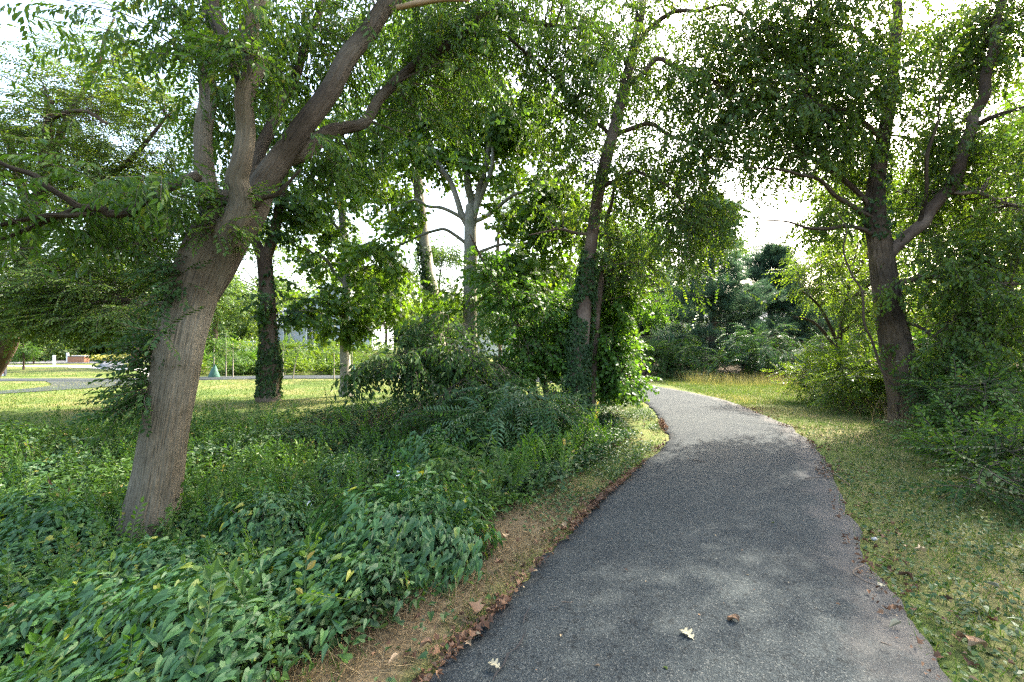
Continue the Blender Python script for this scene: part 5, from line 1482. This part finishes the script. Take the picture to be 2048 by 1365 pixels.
one_leaf(1121, 1275, OV, .6, -.3, 'litter', 1.0, 'small golden leaf on the asphalt near the long crack')
one_leaf(1200, 1332, OV, .5, 1.3, 'litter', .9, 'little light brown leaf between the crack and the ochre leaf')
one_leaf(1549, 1046, OV, .5, .9, 'herb', .95, 'small yellow green leaf halfway up the path')
one_leaf(1498, 1151, OV, .4, .9, 'litter', 1.0, 'tiny cream leaf alone on the middle of the path')
one_leaf(1000, 1338, OAK, .75, 1.0, 'paleleaf', .4, 'silvery torn leaf lying on the long crack')
one_leaf(952, 1246, MAP, 1.15, .6, 'litter', .82, 'large pinkish brown maple leaf on the straw verge', False, .35)
one_leaf(862, 1310, CURL, 1, 2.0, 'litter', .7, 'rust coloured curled leaf on the straw verge', False, .3)
one_leaf(800, 1332, OV, 1.3, 2.4, 'litter', .95, 'pale tan leaf on the straw near the bottom of the view', False, .3)
one_leaf(1012, 1090, CURL, 1.1, .4, 'litter', .95, 'pale curled leaf high on the straw verge', False, .3)
one_leaf(1003, 1142, MAP, .7, 2.0, 'litter', .6, 'brown leaf on the straw above the pink maple leaf', False, .4)
one_leaf(1803, 1246, OV, 1.5, 1.7, 'paleleaf', .5, 'long whitish leaf at the right margin of the path')
one_leaf(1768, 1170, OAK, .7, 2.2, 'paleleaf', .3, 'pale notched leaf beside the forked twig')
one_leaf(1850, 1118, MAP, .8, 1.0, 'litter', .98, 'broad tan leaf among the creeping weeds', False, .3)
one_leaf(1822, 1172, CURL, 1.1, 1.0, 'litter', .4, 'dark rust leaf between the tan leaf and the path', False, .3)
one_leaf(1800, 1085, CURL, .8, 0, 'litter', .8, 'orange brown leaf above the white stone', False, .3)
one_leaf(1945, 1310, CURL, 1.2, .3, 'litter', .82, 'amber curled leaf low on the right verge', False, .3)
one_leaf(1970, 1318, CURL, 1.3, 1.4, 'litter', .88, 'larger amber leaf rightmost on the verge', False, .3)
one_leaf(1918, 1298, MAP, .6, 2.4, 'litter', .7, 'small amber leaf nearest the asphalt on the right verge', False, .3)
one_leaf(2000, 1192, OV, 1.3, .2, 'paleleaf', .6, 'whitish narrow leaf deep in the creeping weeds', False, .3)


def twig(pts, r0, label, z=.066, group='fallen twigs'):
    p = np.array([on_path(x, y, z + .008 * (k % 2)) for k, (x, y) in enumerate(pts)])
    m = MB(); tube(m, p, np.linspace(r0, r0 * .5, len(p)), 6, len(p) * 4); tag(m.build('fallen_twig', M['twig'], None, True), label, 'twig', group)


twig([(1728, 1131), (1712, 1138), (1706, 1146), (1718, 1156), (1735, 1165), (1752, 1170)], .006, 'bent dark twig on the right side of the path')
twig([(1634, 938), (1655, 943), (1680, 955), (1700, 972)], .008, 'long bare twig across the right margin far up the path')
twig([(1610, 957), (1640, 955), (1660, 957)], .006, 'straight short twig left of the long bare one')
twig([(1385, 920), (1398, 922), (1412, 924)], .008, 'dark twig in the middle of the path')
twig([(1762, 1285), (1774, 1289), (1782, 1291)], .004, 'tiny twig low on the path')
twig([(1122, 1204), (1138, 1205), (1146, 1204)], .003, 'pale straw stem lying in the sunny fleck on the path')
b = gp(1748, 1086, .03); m = MB(); r = RNG(3); v = []
for i in range(6):
    ph = PI * i / 5
    for k in range(9):
        a = k * 2 * PI / 9; v.append(b + np.array([math.sin(ph) * math.cos(a) * .022, math.sin(ph) * math.sin(a) * .017, math.cos(ph) * .014]) * (1 + r.normal(0, .12)))
m.add(v, [([[i * 9 + k, i * 9 + 9 + k, i * 9 + 9 + (k + 1) % 9, i * 9 + (k + 1) % 9] for i in range(5) for k in range(9)], 0)])
tag(m.build('white_stone', plainmat('white_stone', (.3, .3, .28), .8, .1), None, True), 'small white stone at the edge of the creeping weeds', 'stone')


# ------------------------------------------------------------------ tall weeds standing out of the undergrowth
def tall_weed(px, py, h, label, seed, lm='herb', lf=(.085, .034), dead=False):
    b = gp(px, py); r = RNG(seed)
    root = thing('tall_weed', b, label, 'weed', 'tall weeds on the bank')
    e = b + np.array([r.normal(0, .1) * h, r.normal(0, .1) * h, h]); m = MB()
    p, q = tube(m, np.array([b + [0, 0, -.05], .5 * b + .5 * e + r.normal(0, .03, 3), e]), np.array([.007, .006, .0025]), 5, 16); m.build('stem', M['twig' if dead else 'stemgreen'], root, True)
    g = MB(); n = int(26 * h / .6) if not dead else 14; t = r.uniform(.2, 1, n) ** .8; k = (t * 15).astype(int)
    a = np.arange(n) * 2.4 + r.normal(0, .3, n)
    f = np.column_stack([np.cos(a), np.sin(a), r.normal(-.15 if not dead else -1.4, .3, n)]); up = np.tile([0, 0, 1.0], (n, 1)) + r.normal(0, .25, (n, 3))
    inst(g, leaf_oval(lf[0], lf[1], .2, .3), p[k], frames(f, up), (1.25 - .75 * t) * r.uniform(.8, 1.2, n), np.clip(r.normal(.45, .15, n), 0, 1)); g.build('leaves', [M['litter' if dead else lm]], root)


tall_weed(462, 1000, .75, 'tall leafy weed right of the big trunk half way up the bank', 1)
tall_weed(470, 950, .7, 'tall leafy weed behind the one beside the big trunk', 2, 'dark')
tall_weed(428, 850, .55, 'upright weed at the lawn edge just right of the big trunk', 3)
tall_weed(500, 850, .5, 'upright weed at the lawn edge left of the forked ivy tree', 4)
tall_weed(590, 845, .5, 'weed among the low growth right of the forked ivy tree', 5)
tall_weed(660, 850, .55, 'weed in front of the slim young maple', 6)
tall_weed(720, 860, .5, 'weed right of the slim young maple', 7)
tall_weed(780, 870, .55, 'weed in the hollow before the large leaved shrub', 8)
tall_weed(60, 900, .55, 'weed near the left edge at the border of the lawn', 9)
tall_weed(130, 890, .7, 'arching weed at the border of the lawn left of the big trunk', 10)
tall_weed(195, 880, .6, 'weed at the border of the lawn nearest the left side of the big trunk', 11)
tall_weed(40, 1060, .55, 'weed stalk at the left edge of the bank', 12, 'dark')
tall_weed(110, 1050, .6, 'dead brown weed stalk left of the big trunk', 13, dead=True)
tall_weed(150, 1040, .5, 'shorter dead stalk left of the big trunk', 14, dead=True)
tall_weed(390, 960, .5, 'dead rusty stalk just right of the big trunk', 15, dead=True)
tall_weed(640, 900, .4, 'small weed in the middle of the ivy hollow', 16)
tall_weed(550, 920, .4, 'small weed in the hollow behind the leafy stalks', 17)
tall_weed(940, 980, .45, 'pale fresh weed at the top of the verge', 18)
# dock leaves by the verge
b = gp(935, 1080); dk = thing('dock_plant', b, 'dock plant with big broad leaves at the foot of the tall bindweed thicket', 'plant')
for k, (a, s) in enumerate(((-2.2, 1), (-.9, 1.1), (-1.5, .9), (-2.9, .8), (-.2, .8))):
    m = MB(); R = rotm((0, 0, 1), a) @ rotm((1, 0, 0), .75 - .3 * (k % 2)); q = tr_t(leaf_oval(.26, .13, .2, .5), R, b + np.array([0, 0, .06]), s); m.add(q.v, q.f, .5)
    o = m.build('leaf', [M['herb']], dk); md = o.modifiers.new('s', 'SUBSURF'); md.levels = 2; md.render_levels = 2
# white bindweed flowers
for px, py, lb in ((621, 1075, 'white bindweed flower on the draped stalks beside the large mound'), (344, 1320, 'white bindweed flower on the flat sunlit hump'), (797, 1045, 'faded pinkish bindweed flower on the large mound')):
    b = gp(px, py, .33 if py != 1045 else .55); m = MB(); v = []
    for s, z in ((.006, 0), (.009, .03), (.03, .052)):
        for k in range(10):
            a = k * 2 * PI / 10; v.append(b + np.array([math.cos(a) * s, -z * .7 + math.sin(a) * s * .4, z * .7 + math.sin(a) * s]))
    m.add(v, [([[i * 10 + k, i * 10 + (k + 1) % 10, i * 10 + 10 + (k + 1) % 10, i * 10 + 10 + k] for i in range(2) for k in range(10)], 0)])
    tag(m.build('bindweed_flower', white, None, True), lb, 'flower', 'bindweed flowers')
